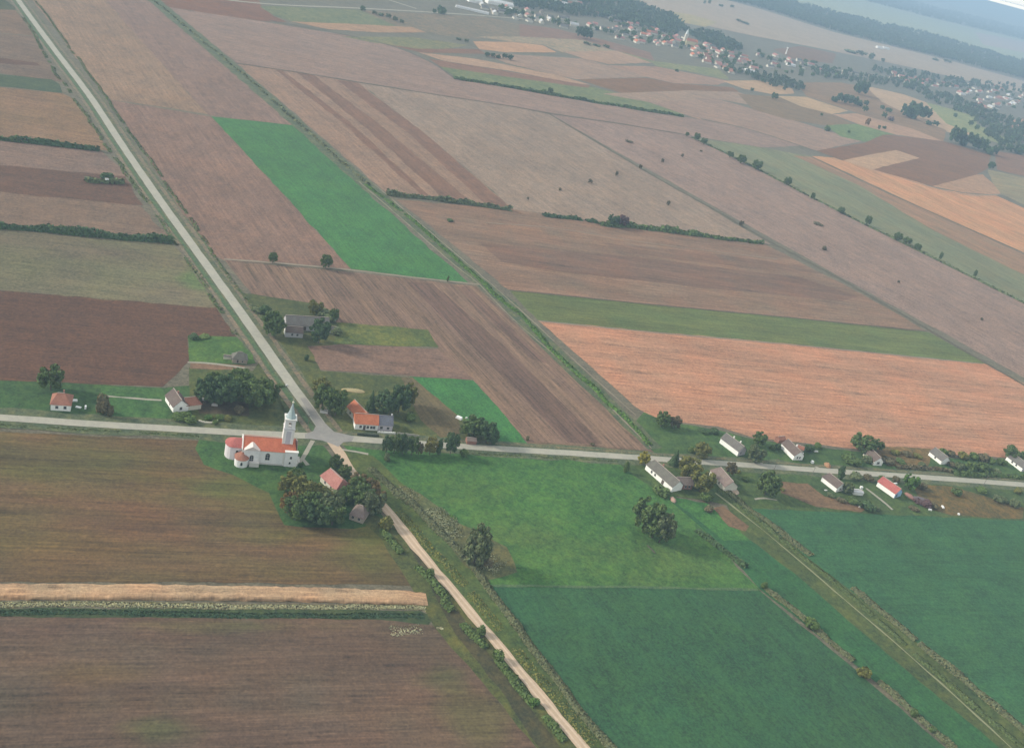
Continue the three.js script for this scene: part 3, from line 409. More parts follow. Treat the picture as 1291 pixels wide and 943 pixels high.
// a hedge or belt of scrub: leaf sprays along a line on the ground
function hedge(name, colour, px, width, height, label, category = 'hedge', opt = {}) {
  const c = new THREE.CatmullRomCurve3(px.map(p => P(p[0], p[1])), false, 'centripetal'), L = c.getLength(), R = rng(opt.seed ?? Math.round(px[0][0] * 7 + px[0][1] * 13 + 999)), size = opt.size ?? Math.max(0.5, 0.0016 * c.getPoint(0.5).length()), n = Math.min(opt.max ?? 5200, Math.round(L * (width + 2 * height) * (opt.dense ?? 1.3) / (size * size))), o = c.getPoint(0.5), sp = [], gap = opt.gap ?? 0;
  for (let i = 0; i < n; i++) {
    const t = R(), k = vnoise(t * L * 0.11, 3.3, Math.round(px[0][0])), k2 = vnoise(t * L * 0.4, 1.3, Math.round(px[0][1]));
    if (k < gap) continue;
    const p = c.getPointAt(t), d = c.getTangentAt(t), sc = (0.45 + 0.75 * k) * (0.75 + 0.5 * k2), a = R() * Math.PI, rr = 0.65 + 0.4 * R(), wob = (vnoise(t * L * 0.07, 9, 5) - 0.5) * width * 0.7;
    const off = Math.cos(a) * width * 0.5 * rr * (0.6 + 0.4 * sc) + wob, y = Math.sin(a) * height * sc * rr;
    sp.push([p.x - o.x - d.z * off, Math.max(size * 0.3, y), p.z - o.z + d.x * off, size * (0.7 + 0.6 * R()), -d.z * Math.cos(a), Math.sin(a), d.x * Math.cos(a)]);
  }
  const g = leafGeo(sp, 31), m = mesh(name, g, leafMat(LEAF[colour])); m.position.copy(o);
  return tag(m, label, category, opt.group, opt.kind);
}

// the left part of the village: trees by the white cottage and the grove
tree('round_tree', 'round', 'dark', 63, 492, 32, 34, 'dark round tree behind the white cottage with the red hipped roof');
tree('bush', 'bush', 'brown', 128, 521, 20, 34, 'thin brown leafless looking tree beside the white cottage garden', null, 'bush');
tree('bush', 'bush', 'brown', 139, 524, 12, 18, 'small brown shrub under the thin brown tree', null, 'bush');
for (const [x, y, w, h, c] of [[258, 508, 32, 36, 'deep'], [282, 511, 38, 42, 'deep'], [305, 506, 34, 38, 'dark'], [324, 514, 40, 40, 'dark'], [268, 500, 30, 34, 'dark'], [300, 494, 34, 32, 'mid'], [338, 508, 24, 30, 'dark']]) tree('grove_tree', 'round', c, x, y, w, h, 'dark leafy tree in the dense grove behind the wide cottage', 'grove behind the wide cottage');
tree('bush', 'bush', 'deep', 244, 427, 16, 10, 'dark shrub at the corner of the green paddock', null, 'bush');
tree('bush', 'bush', 'mid', 258, 426, 18, 6, 'low green shrub along the top of the green paddock', null, 'bush');
for (const [x, y, w, h] of [[224, 529, 20, 12], [240, 533, 18, 13], [232, 526, 16, 10]]) tree('bush', 'bush', 'mid', x, y, w, h, 'green garden shrub in front of the wide cottage', 'shrubs in front of the wide cottage', 'bush');
for (const [x, y, w, h, c] of [[262, 528, 12, 9, 'fresh'], [276, 528, 14, 9, 'mid'], [270, 534, 10, 7, 'mid'], [286, 530, 12, 9, 'olive']]) tree('bush', 'bush', c, x, y, w, h, 'low shrub in the vegetable garden by the village road', 'shrubs of the vegetable garden', 'bush');
tree('bush', 'bush', 'brown', 301, 521, 16, 14, 'brown shrub between the vegetable garden and the grove', null, 'bush');
tree('bush', 'bush', 'dark', 352, 487, 12, 6, 'small dark shrub on the verge of the long road', null, 'bush');
// farm with the barn
tree('round_tree', 'round', 'dark', 343, 424, 30, 34, 'dark tree at the road end of the grey barn');
tree('bush', 'bush', 'deep', 332, 394, 20, 13, 'dark shrub on the lawn above the barn', null, 'bush');
tree('bush', 'bush', 'grey', 322, 393, 16, 8, 'grey low shrub beside the dark shrub above the barn', null, 'bush');
tree('round_tree', 'round', 'deep', 401, 433, 28, 34, 'dark round tree in front of the barn');
tree('round_tree', 'round', 'olive', 396, 397, 20, 21, 'olive tree behind the barn roof');
tree('bush', 'bush', 'grey', 408, 401, 34, 16, 'wide grey scrub behind the barn roof', null, 'bush');
tree('round_tree', 'round', 'dark', 420, 405, 13, 18, 'small dark tree at the far end of the barn');
tree('bush', 'bush', 'grey', 424, 421, 18, 12, 'grey shrub at the gable end of the barn', null, 'bush');
tree('bush', 'bush', 'deep', 386, 455, 7, 11, 'small dark shrub at the corner of the brown plot', null, 'bush');
// crossing and the house with red and slate roofs
tree('round_tree', 'round', 'olive', 404, 500, 26, 26, 'olive tree on the verge near the crossing');
tree('round_tree', 'round', 'dark', 405, 518, 28, 36, 'dark tree between the long road and the red and slate roofed house');
tree('round_tree', 'round', 'dark', 422, 524, 28, 36, 'dark tree beside the red wing of the angled house');
tree('bush', 'bush', 'olive', 426, 505, 20, 18, 'olive shrub behind the trees at the crossing', null, 'bush');
tree('conifer', 'conifer', 'deep', 466, 517, 16, 29, 'dark pointed conifer behind the angled house');
tree('round_tree', 'round', 'deep', 484, 521, 30, 32, 'broad dark tree behind the slate roof');
tree('round_tree', 'round', 'deep', 502, 520, 28, 38, 'tall dark tree behind the slate roof');
tree('round_tree', 'round', 'olive', 513, 512, 24, 32, 'olive topped tree beside the bare garden strip');
tree('bush', 'bush', 'mid', 518, 530, 18, 12, 'green shrub beside the gable of the slate roof', null, 'bush');
for (const [x, y, w, h, c] of [[486, 571, 15, 24, 'deep'], [496, 572, 17, 26, 'dark'], [507, 573, 17, 28, 'deep'], [518, 574, 16, 27, 'dark'], [527, 574, 10, 18, 'brown']]) tree('roadside_tree', 'round', c, x, y, w, h, 'dark tree in the dense row along the village road', 'row of trees along the village road');
tree('round_tree', 'round', 'yellow', 541, 573, 18, 24, 'yellowing tree in the row along the village road').children[0].material = leafMat([0.190, 0.175, 0.045]);
tree('column_tree', 'column', 'deep', 552, 573, 11, 24, 'narrow dark tree beside the yellowing roadside tree');
tree('round_tree', 'round', 'deep', 567, 573, 20, 30, 'round dark tree at the end of the roadside row');
tree('bush', 'bush', 'mid', 584, 575, 12, 14, 'round green shrub by the road in front of the small ruin', null, 'bush');
tree('bush', 'bush', 'grey', 487, 581, 10, 14, 'lone grey shrub on the pasture by the village road', null, 'bush');
tree('round_tree', 'round', 'dark', 590, 550, 30, 28, 'dark tree behind the small ruin');
for (const [x, y, w, h] of [[612, 558, 26, 30], [600, 547, 22, 24], [619, 560, 18, 20]]) tree('thicket_tree', 'round', 'deep', x, y, w, h, 'dark tree in the clump beside the small bright green plot', 'clump beside the small ruin');
tree('bush', 'bush', 'brown', 665, 555, 6, 8, 'small dark shrub at the field corner by the village road', null, 'bush');
tree('bush', 'bush', 'brown', 747, 561, 8, 5, 'tiny brown shrub on the earth headland', null, 'bush');
// east end
tree('round_tree', 'round', 'dark', 833, 538, 20, 22, 'dark round tree at the end of the drainage ditch');
tree('round_tree', 'round', 'brown', 850, 540, 16, 17, 'brownish tree beside the dark tree at the ditch end');
for (const [x, y, w, h] of [[888, 546, 16, 8], [900, 546, 16, 9]]) tree('bush', 'bush', 'deep', x, y, w, h, 'low dark shrub along the orange stubble edge', 'low shrubs at the stubble edge', 'bush');
tree('round_tree', 'round', 'olive', 883, 577, 22, 22, 'olive tree between the village road and the orange stubble');
tree('bush', 'bush', 'mid', 871, 570, 12, 10, 'small shrub beside the olive tree on the open plot', null, 'bush');
tree('round_tree', 'round', 'yellow', 810, 586, 17, 19, 'bright yellow green tree by the village road');
tree('conifer', 'conifer', 'deep', 849, 586, 16, 23, 'dark conifer at the roadside behind the long farmhouse');
tree('bush', 'column', 'dark', 788, 596, 10, 17, 'dark slim shrub on the pasture edge by the village road', null, 'bush');
tree('round_tree', 'round', 'olive', 866, 603, 34, 30, 'broad olive tree between the two long farmhouses');
tree('round_tree', 'round', 'olive', 882, 620, 30, 32, 'olive tree behind the brick wing of the long farmhouse');
tree('bush', 'bush', 'mid', 890, 630, 20, 15, 'green shrub at the foot of the farmhouse trees', null, 'bush');
tree('bush', 'bush', 'dark', 834, 623, 28, 15, 'dark shrub mass along the white wall of the long farmhouse', null, 'bush');
tree('bush', 'bush', 'brown', 894, 645, 16, 10, 'brown scrub at the head of the ditch', null, 'bush');
tree('lone_tree', 'round', 'dark', 811, 671, 42, 48, 'tall dark tree of the pair standing in the pasture');
tree('lone_tree', 'round', 'grey', 831, 684, 32, 42, 'grey green tree of the pair standing in the pasture');
tree('lone_tree', 'round', 'dark', 822, 678, 34, 38, 'dark inner tree between the pair in the pasture');
tree('lone_tree', 'egg', 'grey', 597, 712, 36, 54, 'lone egg shaped grey green tree beside the gravel track');
tree('bush', 'bush', 'brown', 614, 712, 20, 10, 'brown scrub at the foot of the lone tree', null, 'bush');
tree('round_tree', 'round', 'brown', 919, 600, 15, 20, 'brownish tree at the gable of the grey brown farmhouse');
tree('round_tree', 'round', 'dark', 964, 624, 31, 34, 'round dark tree standing alone south of the village road');
tree('round_tree', 'round', 'dark', 955, 562, 20, 20, 'dark tree beside the house with the lavender gable');
tree('round_tree', 'round', 'grey', 950, 582, 24, 24, 'grey green tree between two white cottages by the road');
tree('bush', 'bush', 'mid', 973, 566, 9, 8, 'small green shrub behind the gabled white house', null, 'bush');
tree('bush', 'bush', 'deep', 980, 566, 10, 10, 'dark shrub at the corner of the gabled white house', null, 'bush');
tree('bush', 'bush', 'deep', 1019, 569, 14, 13, 'dark shrub beside the gabled white house', null, 'bush');
tree('bush', 'bush', 'mid', 1031, 565, 12, 10, 'green shrub along the stubble near the gabled white house', null, 'bush');
tree('conifer', 'column', 'deep', 1058, 604, 12, 21, 'dark columnar evergreen at the roadside');
tree('round_tree', 'round', 'dark', 1085, 568, 34, 24, 'wide dark tree behind the cottage with the small white front');
tree('bush', 'bush', 'dark', 1075, 584, 30, 16, 'wide dark scrub by the roadside cottage', null, 'bush');
tree('bush', 'bush', 'grey', 1092, 582, 16, 12, 'grey scrub touching the roadside cottage', null, 'bush');
tree('round_tree', 'round', 'dark', 1104, 568, 18, 16, 'dark tree over the roof of the roadside cottage');
tree('bush', 'bush', 'brown', 1120, 582, 24, 10, 'brown scrub beside the roadside cottage', null, 'bush');
tree('round_tree', 'round', 'grey', 1067, 622, 15, 16, 'blue grey tree at the end of the brown roofed cottage');
tree('bush', 'bush', 'grey', 1080, 604, 22, 11, 'grey shrub south of the road by the evergreen', null, 'bush');
tree('bush', 'bush', 'brown', 1096, 606, 16, 12, 'brown shrub by the red roofed house', null, 'bush');
tree('bush', 'bush', 'dark', 1076, 634, 22, 10, 'dark shrub at the crop edge behind the white shed', null, 'bush');
tree('bush', 'bush', 'deep', 1093, 642, 22, 16, 'dark round shrub at the corner of the garden', null, 'bush');
tree('round_tree', 'round', 'fresh', 1145, 617, 20, 22, 'bright green tree beside the red roofed house');
tree('bush', 'bush', 'brown', 1129, 606, 12, 9, 'brown shrub at the road by the red roofed house', null, 'bush');
tree('bush', 'bush', 'brown', 1160, 616, 16, 12, 'brown bare shrub beside the bright green tree', null, 'bush');
for (const [x, y, w, h, c] of [[1158, 634, 16, 9, 'plum'], [1168, 638, 18, 12, 'plum'], [1176, 640, 14, 10, 'brown'], [1152, 642, 16, 7, 'brown']]) tree('bush', 'bush', c, x, y, w, h, 'brown plum coloured scrub around the junk heap', 'scrub around the junk heap', 'bush');
for (const [x, y, w, h, c] of [[1190, 572, 16, 9, 'dark'], [1198, 574, 14, 10, 'brown'], [1209, 592, 16, 16, 'grey'], [1222, 594, 16, 18, 'dark'], [1234, 594, 16, 18, 'dark'], [1244, 593, 16, 14, 'mid'], [1214, 578, 18, 12, 'olive'], [1226, 578, 16, 12, 'mid'], [1238, 580, 18, 14, 'brown']]) tree('garden_tree', 'bush', c, x, y, w, h, 'leafy garden tree in the belt between the two far cottages', 'belt of garden trees', 'tree');
tree('round_tree', 'round', 'dark', 1276, 580, 28, 20, 'wide dark tree behind the last cottage along the stubble');
tree('bush', 'bush', 'dark', 1262, 586, 14, 12, 'dark shrub at the last cottage along the stubble', null, 'bush');
tree('bush', 'bush', 'dark', 1206, 623, 18, 13, 'round dark shrub in the dry garden south of the road', null, 'bush');
tree('bush', 'bush', 'mid', 1238, 620, 18, 9, 'green shrub on the slope below the road', null, 'bush');
for (const [x, y, w, h] of [[1256, 632, 16, 12], [1266, 633, 12, 10], [1278, 638, 16, 14]]) tree('bush', 'bush', 'grey', x, y, w, h, 'grey green shrub in the line on the dry slope', 'shrub line on the dry slope', 'bush');
tree('bush', 'bush', 'olive', 1284, 622, 14, 10, 'olive shrub under the road at the last plots', null, 'bush');
hedge('scrub_belt', 'brown', [[1128, 588], [1150, 589], [1175, 592], [1200, 595]], 4, 2.2, 'brown scrub belt along the road before the far cottages', 'scrub');
hedge('scrub_belt', 'dark', [[1200, 596], [1230, 599], [1262, 601], [1291, 604], [1330, 607]], 4, 2.4, 'dark scrub belt along the road under the garden trees', 'scrub');
// grove by the church with the two farm roofs
for (const [x, y, w, h, c] of [[360, 622, 26, 28, 'olive'], [372, 612, 24, 24, 'dark'], [378, 634, 34, 36, 'olive'], [398, 630, 30, 22, 'olive'], [392, 654, 36, 36, 'dark'], [372, 656, 34, 34, 'dark'], [414, 654, 36, 38, 'grey'], [418, 662, 34, 32, 'dark'], [400, 660, 40, 34, 'deep'], [436, 632, 24, 22, 'dark'], [448, 628, 26, 30, 'dark'], [456, 640, 30, 32, 'dark'], [468, 648, 30, 34, 'grey']]) tree('grove_tree', 'round', c, x, y, w, h, 'leafy tree in the thick grove between church and gravel track', 'grove between church and gravel track');
tree('autumn_tree', 'round', 'rust', 362, 648, 24, 30, 'orange tinged autumn tree at the edge of the church grove').children[0].material = leafMat([0.210, 0.130, 0.038]);
for (const [x, y, w, h] of [[450, 618, 26, 24], [466, 628, 26, 26], [474, 640, 24, 28]]) tree('autumn_tree', 'round', 'brown', x, y, w, h, 'rusty brown autumn tree along the gravel track', 'rusty trees along the gravel track').children[0].material = leafMat([0.165, 0.122, 0.050]);
tree('round_tree', 'round', 'dark', 422, 592, 18, 20, 'dark tree behind the pink roofed house near the church');
tree('round_tree', 'round', 'dark', 434, 602, 18, 18, 'dark tree at the gravel track behind the pink roofed house');
tree('bush', 'bush', 'olive', 484, 666, 22, 22, 'round olive shrub where the gravel track leaves the grove', null, 'bush');
tree('bush', 'bush', 'olive', 408, 627, 30, 17, 'olive shrub against the wall of the pink roofed house', null, 'bush');
tree('bush', 'bush', 'deep', 379, 588, 7, 8, 'tiny dark shrub at the church steps', null, 'bush');
hedge('scrub_belt', 'dark', [[484, 668], [494, 680], [510, 700], [531, 722], [548, 740], [562, 756]], 3.4, 1.7, 'dark scrub belt along the upper gravel track', 'scrub', { gap: 0.36 });
hedge('scrub_belt', 'dark', [[562, 758], [590, 792], [616, 822], [640, 850], [664, 882], [690, 912], [714, 946]], 3.6, 1.8, 'dark scrub belt along the lower gravel track', 'scrub', { gap: 0.38 });
for (const [x, y, w, h, c] of [[541, 726, 13, 14, 'mid'], [628, 832, 17, 19, 'mid'], [648, 858, 14, 13, 'dark'], [606, 800, 16, 16, 'dark'], [672, 890, 16, 14, 'fresh']]) tree('bush', 'bush', c, x, y, w, h, 'bulging shrub in the scrub belt beside the gravel track', 'shrubs beside the gravel track', 'bush');
// hedges in the western fields
hedge('hedgerow', 'deep', [[-140, 274], [0, 288], [60, 293], [130, 299], [216, 306]], 5, 4.6, 'long thick dark hedge above the grey green meadow', 'hedge', { dense: 1.7, max: 6500 });
hedge('hedgerow', 'deep', [[-140, 162], [0, 177], [60, 183], [124, 190]], 4, 4.2, 'thin dark hedge under the ochre field', 'hedge', { dense: 1.6 });
tree('bush', 'bush', 'dark', 17, 178, 13, 12, 'taller shrub standing in the thin dark hedge', null, 'bush');
hedge('hedgerow', 'grey', [[106, 228], [125, 229], [156, 231]], 5, 3.5, 'scrub around the white hut in the purple brown field', 'hedge');
tree('bush', 'bush', 'deep', 135, 226, 20, 12, 'dark shrub behind the white hut in the fields', null, 'bush');
tree('round_tree', 'round', 'dark', 343, 332, 12, 15, 'small round tree on the track above the striped field');
tree('round_tree', 'round', 'dark', 410, 338, 16, 19, 'larger round tree on the track above the striped field');
tree('bush', 'column', 'dark', 564, 355, 4, 9, 'tiny upright shrub near the corner of the bright green field', null, 'bush');
hedge('hedgerow', 'grey', [[487, 245], [530, 250], [580, 257], [645, 266]], 4, 4, 'dark hedge under the striped light brown field', 'hedge', { dense: 1.6 });
hedge('hedgerow', 'deep', [[683, 271], [720, 276], [752, 281]], 5, 3.2, 'short hedge piece below the grey fallow field', 'hedge', { gap: 0.15 });
hedge('hedgerow', 'dark', [[754, 282], [800, 287], [850, 294], [893, 299]], 7, 4.5, 'thick hedge piece with two trees below the grey fallow field', 'hedge', { dense: 1.5 });
hedge('hedgerow', 'dark', [[895, 299], [925, 303], [963, 308]], 5, 3.4, 'broken end of the hedge below the grey fallow field', 'hedge');
for (const [x, y, c] of [[772, 285, 'deep'], [784, 286, 'plum']]) tree('hedge_tree', 'round', c, x, y, 15, 16, c === 'deep' ? 'dark round tree rising from the thick hedge piece' : 'plum tinted tree rising from the thick hedge piece');
tree('bush', 'bush', 'dark', 567, 279, 11, 5, 'low dark shrub alone in the streaky brown field', null, 'bush');
for (const [x, y, w, h] of [[860, 198, 4, 5], [835, 205, 4, 6], [884, 191, 4, 3], [807, 213, 5, 6], [777, 222, 4, 7], [744, 231, 6, 6], [706, 240, 4, 5], [665, 252, 3, 4], [842, 259, 5, 7], [934, 285, 6, 8], [1039, 315, 7, 8], [1133, 357, 4, 4], [1238, 404, 4, 4], [793, 179, 11, 3], [1032, 283, 15, 4]]) tree('shrub', 'small', 'brown', x, y, w, h, 'small dark shrub alone on the wide fallow fields', 'scattered shrubs of the fallow fields', 'shrub');
for (const [x, y, w, h] of [[866, 172, 5, 6], [878, 177, 9, 10], [887, 182, 8, 9], [920, 199, 9, 9], [934, 206, 12, 12], [953, 214, 14, 13], [992, 233, 11, 11], [1024, 251, 6, 9], [1060, 269, 9, 9], [1093, 284, 9, 13], [1131, 303, 13, 11], [1143, 308, 12, 10], [1156, 315, 10, 9], [1185, 328, 5, 11], [1228, 350, 5, 11]]) tree('field_tree', 'round', 'dark', x, y, w, h, 'small dark tree in the row along the straight field ditch', 'row of trees along the field ditch');
hedge('hedgerow', 'grey', [[872, 173], [940, 206], [1060, 268], [1180, 327], [1291, 382], [1420, 445]], 2.6, 1.6, 'thin dark weedy line under the row of small trees', 'hedge', { dense: 1.2, gap: 0.1 });
hedge('hedgerow', 'dark', [[572, 99], [650, 112], [760, 131], [860, 147]], 5, 3.6, 'thin shrub line under the green strip', 'hedge', { dense: 1.4, gap: 0.12 });
for (const [x, y] of [[685, 118], [693, 119]]) tree('field_tree', 'small', 'dark', x, y, 8, 9, 'small dark tree rising from the thin shrub line', 'trees of the thin shrub line');
hedge('weed_belt', 'weed', [[194, 1], [255, 52], [325, 110], [384, 163], [463, 233]], 3, 1.3, 'weeds along the upper drainage ditch', 'weeds', { kind: 'stuff', dense: 0.9, gap: 0.2 });
hedge('weed_belt', 'fresh', [[463, 233], [540, 296], [606, 355], [645, 388], [690, 434], [735, 478], [784, 524], [822, 562]], 4.2, 1.1, 'weeds along the lower drainage ditch', 'weeds', { kind: 'stuff', dense: 0.8, gap: 0.2, max: 9000, size: 0.6 });
// lower right hedge line and weedy ditch
hedge('hedgerow', 'deep', [[880, 669], [898, 683], [918, 698], [940, 717]], 3.2, 2.4, 'dark hedge piece at the edge of the pasture', 'hedge', { gap: 0.12 });
hedge('hedgerow', 'weed', [[940, 718], [970, 744], [1010, 778], [1060, 822], [1110, 864], [1160, 908], [1205, 948], [1300, 1035]], 3.4, 1.8, 'long weedy hedge between the dark green crops', 'hedge', { gap: 0.25, max: 15000, size: 0.38 });
for (const [x, y, w, h, c] of [[963, 742, 10, 12, 'dark'], [1020, 792, 21, 20, 'mid'], [1088, 852, 21, 20, 'olive'], [1152, 902, 14, 12, 'dark'], [1175, 922, 12, 10, 'dark']]) tree('bush', 'bush', c, x, y, w, h, 'round shrub in the long hedge between the dark green crops', 'shrubs of the long crop hedge', 'bush').children[0].material = leafMat(LEAF[c]);
hedge('weed_belt', 'weed', [[915, 615], [950, 645], [1010, 692], [1080, 748], [1160, 812], [1230, 870], [1291, 922], [1400, 1015]], 4.5, 1.5, 'tall weeds along the crop side of the ditch', 'weeds', { kind: 'stuff', gap: 0.2, max: 15000, size: 0.38, dense: 1.1 });
hedge('weed_belt', 'herb', [[910, 618], [950, 652], [1010, 702], [1080, 760], [1160, 830], [1230, 892], [1291, 945], [1380, 1025]], 4, 0.9, 'green ditch weeds beside the pale track', 'weeds', { kind: 'stuff', gap: 0.2, max: 15000, size: 0.38 });
hedge('weed_belt', 'weed', [[470, 590], [510, 628], [550, 668], [590, 712], [615, 745], [650, 790], [690, 842], [730, 896], [772, 948], [830, 1020]], 4, 1.3, 'tall weeds between the green verge and the crops', 'weeds', { kind: 'stuff', gap: 0.16, max: 15000, size: 0.38 });
hedge('weed_belt', 'pale', [[500, 606], [540, 640], [572, 676], [600, 706], [628, 722]], 11, 0.9, 'pale weeds around the lone tree', 'weeds', { kind: 'stuff', gap: 0.4, max: 6000, size: 0.36, dense: 0.35 });
hedge('weed_belt', 'olive', [[462, 604], [504, 648], [556, 710], [616, 780], [680, 856], [748, 940]], 5, 0.35, 'low weeds beside the gravel track', 'weeds', { kind: 'stuff', gap: 0.3, max: 6000, size: 0.4, dense: 0.5 });

hedge('weed_belt', 'herb', [[30, 22], [66, 86], [96, 128], [130, 178], [164, 226], [216, 297], [252, 352], [276, 388], [300, 424]], 3.4, 0.5, 'rough weeds along the west verge of the long road', 'weeds', { kind: 'stuff', gap: 0.25, max: 7000, size: 0.6, dense: 0.5 });
hedge('weed_belt', 'herb', [[44, 0], [92, 66], [130, 118], [164, 168], [200, 218], [246, 286], [280, 336], [304, 370], [330, 404]], 3.0, 0.5, 'rough weeds along the east verge of the long road', 'weeds', { kind: 'stuff', gap: 0.25, max: 7000, size: 0.6, dense: 0.5 });
hedge('weed_belt', 'herb', [[-60, 532], [60, 540], [160, 546], [250, 551]], 2.0, 0.4, 'grass tufts along the village road by the fallow field', 'weeds', { kind: 'stuff', gap: 0.2, max: 4000, size: 0.4, dense: 0.6 });
hedge('weed_belt', 'herb', [[590, 571], [680, 576.5], [780, 583]], 2.0, 0.35, 'grass tufts along the village road by the pasture', 'weeds', { kind: 'stuff', gap: 0.2, max: 4000, size: 0.4, dense: 0.6 });

for (const [x, y, w, h, c] of [[1128, 572, 14, 8, 'olive'], [1142, 574, 16, 9, 'brown'], [1156, 577, 14, 8, 'olive'], [1136, 584, 16, 8, 'dark'], [1162, 588, 14, 8, 'grey'], [1250, 584, 14, 10, 'dark'], [1256, 597, 16, 9, 'grey'], [1240, 598, 14, 10, 'dark'], [1200, 588, 12, 9, 'brown']]) tree('bush', 'bush', c, x, y, w, h, 'low shrub in the overgrown plots along the stubble', 'shrubs of the overgrown plots', 'bush');
for (const [x, y, w, h, c] of [[1104, 642, 14, 8, 'grey'], [1112, 604, 10, 7, 'dark'], [1046, 626, 12, 7, 'grey'], [1060, 632, 14, 8, 'brown'], [986, 618, 10, 5, 'olive'], [940, 606, 10, 7, 'mid'], [930, 596, 8, 6, 'olive']]) tree('bush', 'bush', c, x, y, w, h, 'low shrub in the gardens south of the village road', 'shrubs of the south gardens', 'bush');

// ------------------------------------------------------------------ buildings
const V3 = (x, y, z) => new THREE.Vector3(x, y, z);
function polyGeo(faces) {                                  // flat faces, uv in metres
  const pos = [], uv = [];
  for (const f of faces) {
    const n = f[1].clone().sub(f[0]).cross(f[2].clone().sub(f[0])).normalize(), u = Math.abs(n.y) > 0.95 ? V3(1, 0, 0) : V3(0, 1, 0).cross(n).normalize(), v = n.clone().cross(u);
    for (let i = 1; i + 1 < f.length; i++) for (const p of [f[0], f[i], f[i + 1]]) { pos.push(p.x, p.y, p.z); uv.push(p.dot(u) / 12, p.dot(v) / 12); }
  }
  const g = new THREE.BufferGeometry(); g.setAttribute('position', new THREE.Float32BufferAttribute(pos, 3)); g.setAttribute('uv', new THREE.Float32BufferAttribute(uv, 2)); g.computeVertexNormals(); return g;
}
function slab(p, t) {                                      // a flat polygon given some thickness against its normal
  const n = p[1].clone().sub(p[0]).cross(p[2].clone().sub(p[0])).normalize().multiplyScalar(-t), q = p.map(v => v.clone().add(n)), f = [p, [...q].reverse()];
  for (let i = 0; i < p.length; i++) { const j = (i + 1) % p.length; f.push([p[j], p[i], q[i], q[j]]); }
  return polyGeo(f);
}
function boxGeo(x0, x1, y0, y1, z0, z1) { const g = new THREE.BoxGeometry(x1 - x0, y1 - y0, z1 - z0); g.translate((x0 + x1) / 2, (y0 + y1) / 2, (z0 + z1) / 2); return g; }
const WALL = { white: surfFlat('plaster', 0.86, 0.85, 0.82), cream: surfFlat('plaster', 0.62, 0.58, 0.49), grey: surfFlat('plaster', 0.40, 0.39, 0.40), lilac: surfFlat('plaster', 0.55, 0.51, 0.56), brick: surfFlat('tile', 0.25, 0.12, 0.09), mud: surfFlat('plaster', 0.34, 0.29, 0.23), blue: surfFlat('plaster', 0.30, 0.48, 0.68), yellow: surfFlat('plaster', 0.66, 0.56, 0.33) };
const ROOF = { red: surfFlat('tile', 0.42, 0.118, 0.060), orange: surfFlat('tile', 0.44, 0.140, 0.065), pink: surfFlat('tile', 0.36, 0.155, 0.130), brown: surfFlat('tile', 0.120, 0.090, 0.078), grey: surfFlat('tile', 0.130, 0.122, 0.112), slate: surfFlat('tile', 0.125, 0.130, 0.160), rust: surfFlat('tile', 0.28, 0.120, 0.080), crimson: surfFlat('tile', 0.36, 0.105, 0.090), dun: surfFlat('tile', 0.185, 0.140, 0.122), tin: surfFlat('tile', 0.50, 0.50, 0.50, 0.6), moss: surfFlat('tile', 0.122, 0.116, 0.098) };
const glassMat = paint(0.03, 0.035, 0.045, 0.25), frameMat = paint(0.42, 0.40, 0.38, 0.8), doorMat = paint(0.10, 0.075, 0.06, 0.8), ridgeMat = surfFlat('tile', 0.36, 0.30, 0.26), brickMat = surfFlat('tile', 0.30, 0.16, 0.12), trimMat = paint(0.72, 0.70, 0.66, 0.9);
// opening on a wall of the local box: side f(ront) b(ack) l(eft) r(ight), distance along the wall, sill height
function opening(parent, name, side, L, W, u, y, w, h, mat = glassMat, fm = frameMat) {
  const d = 0.05, place = (g) => { if (side === 'f') g.translate(u, y + h / 2, W / 2 + d / 2); else if (side === 'b') { g.rotateY(Math.PI); g.translate(u, y + h / 2, -W / 2 - d / 2); } else { g.rotateY(side === 'r' ? Math.PI / 2 : -Math.PI / 2); g.translate((side === 'r' ? 1 : -1) * (L / 2 + d / 2), y + h / 2, u); } return g; };
  const t = 0.12, parts = [boxGeo(-w / 2 - t, w / 2 + t, h / 2, h / 2 + t, -d / 2, d / 2), boxGeo(-w / 2 - t, -w / 2, -h / 2, h / 2, -d / 2, d / 2), boxGeo(w / 2, w / 2 + t, -h / 2, h / 2, -d / 2, d / 2), boxGeo(-w / 2 - t * 1.3, w / 2 + t * 1.3, -h / 2 - t, -h / 2, -d / 2, d)];
  if (name === 'window') parts.push(boxGeo(-0.03, 0.03, -h / 2, h / 2, -d / 2, d / 2 - 0.012));
  const f = mesh(name, place(mergeGeometries(parts)), fm, parent);
  mesh(name === 'window' ? 'pane' : 'door_leaf', place(boxGeo(-w / 2, w / 2, -h / 2, h / 2, -d / 2, d / 2 - 0.03)), mat, f);
}
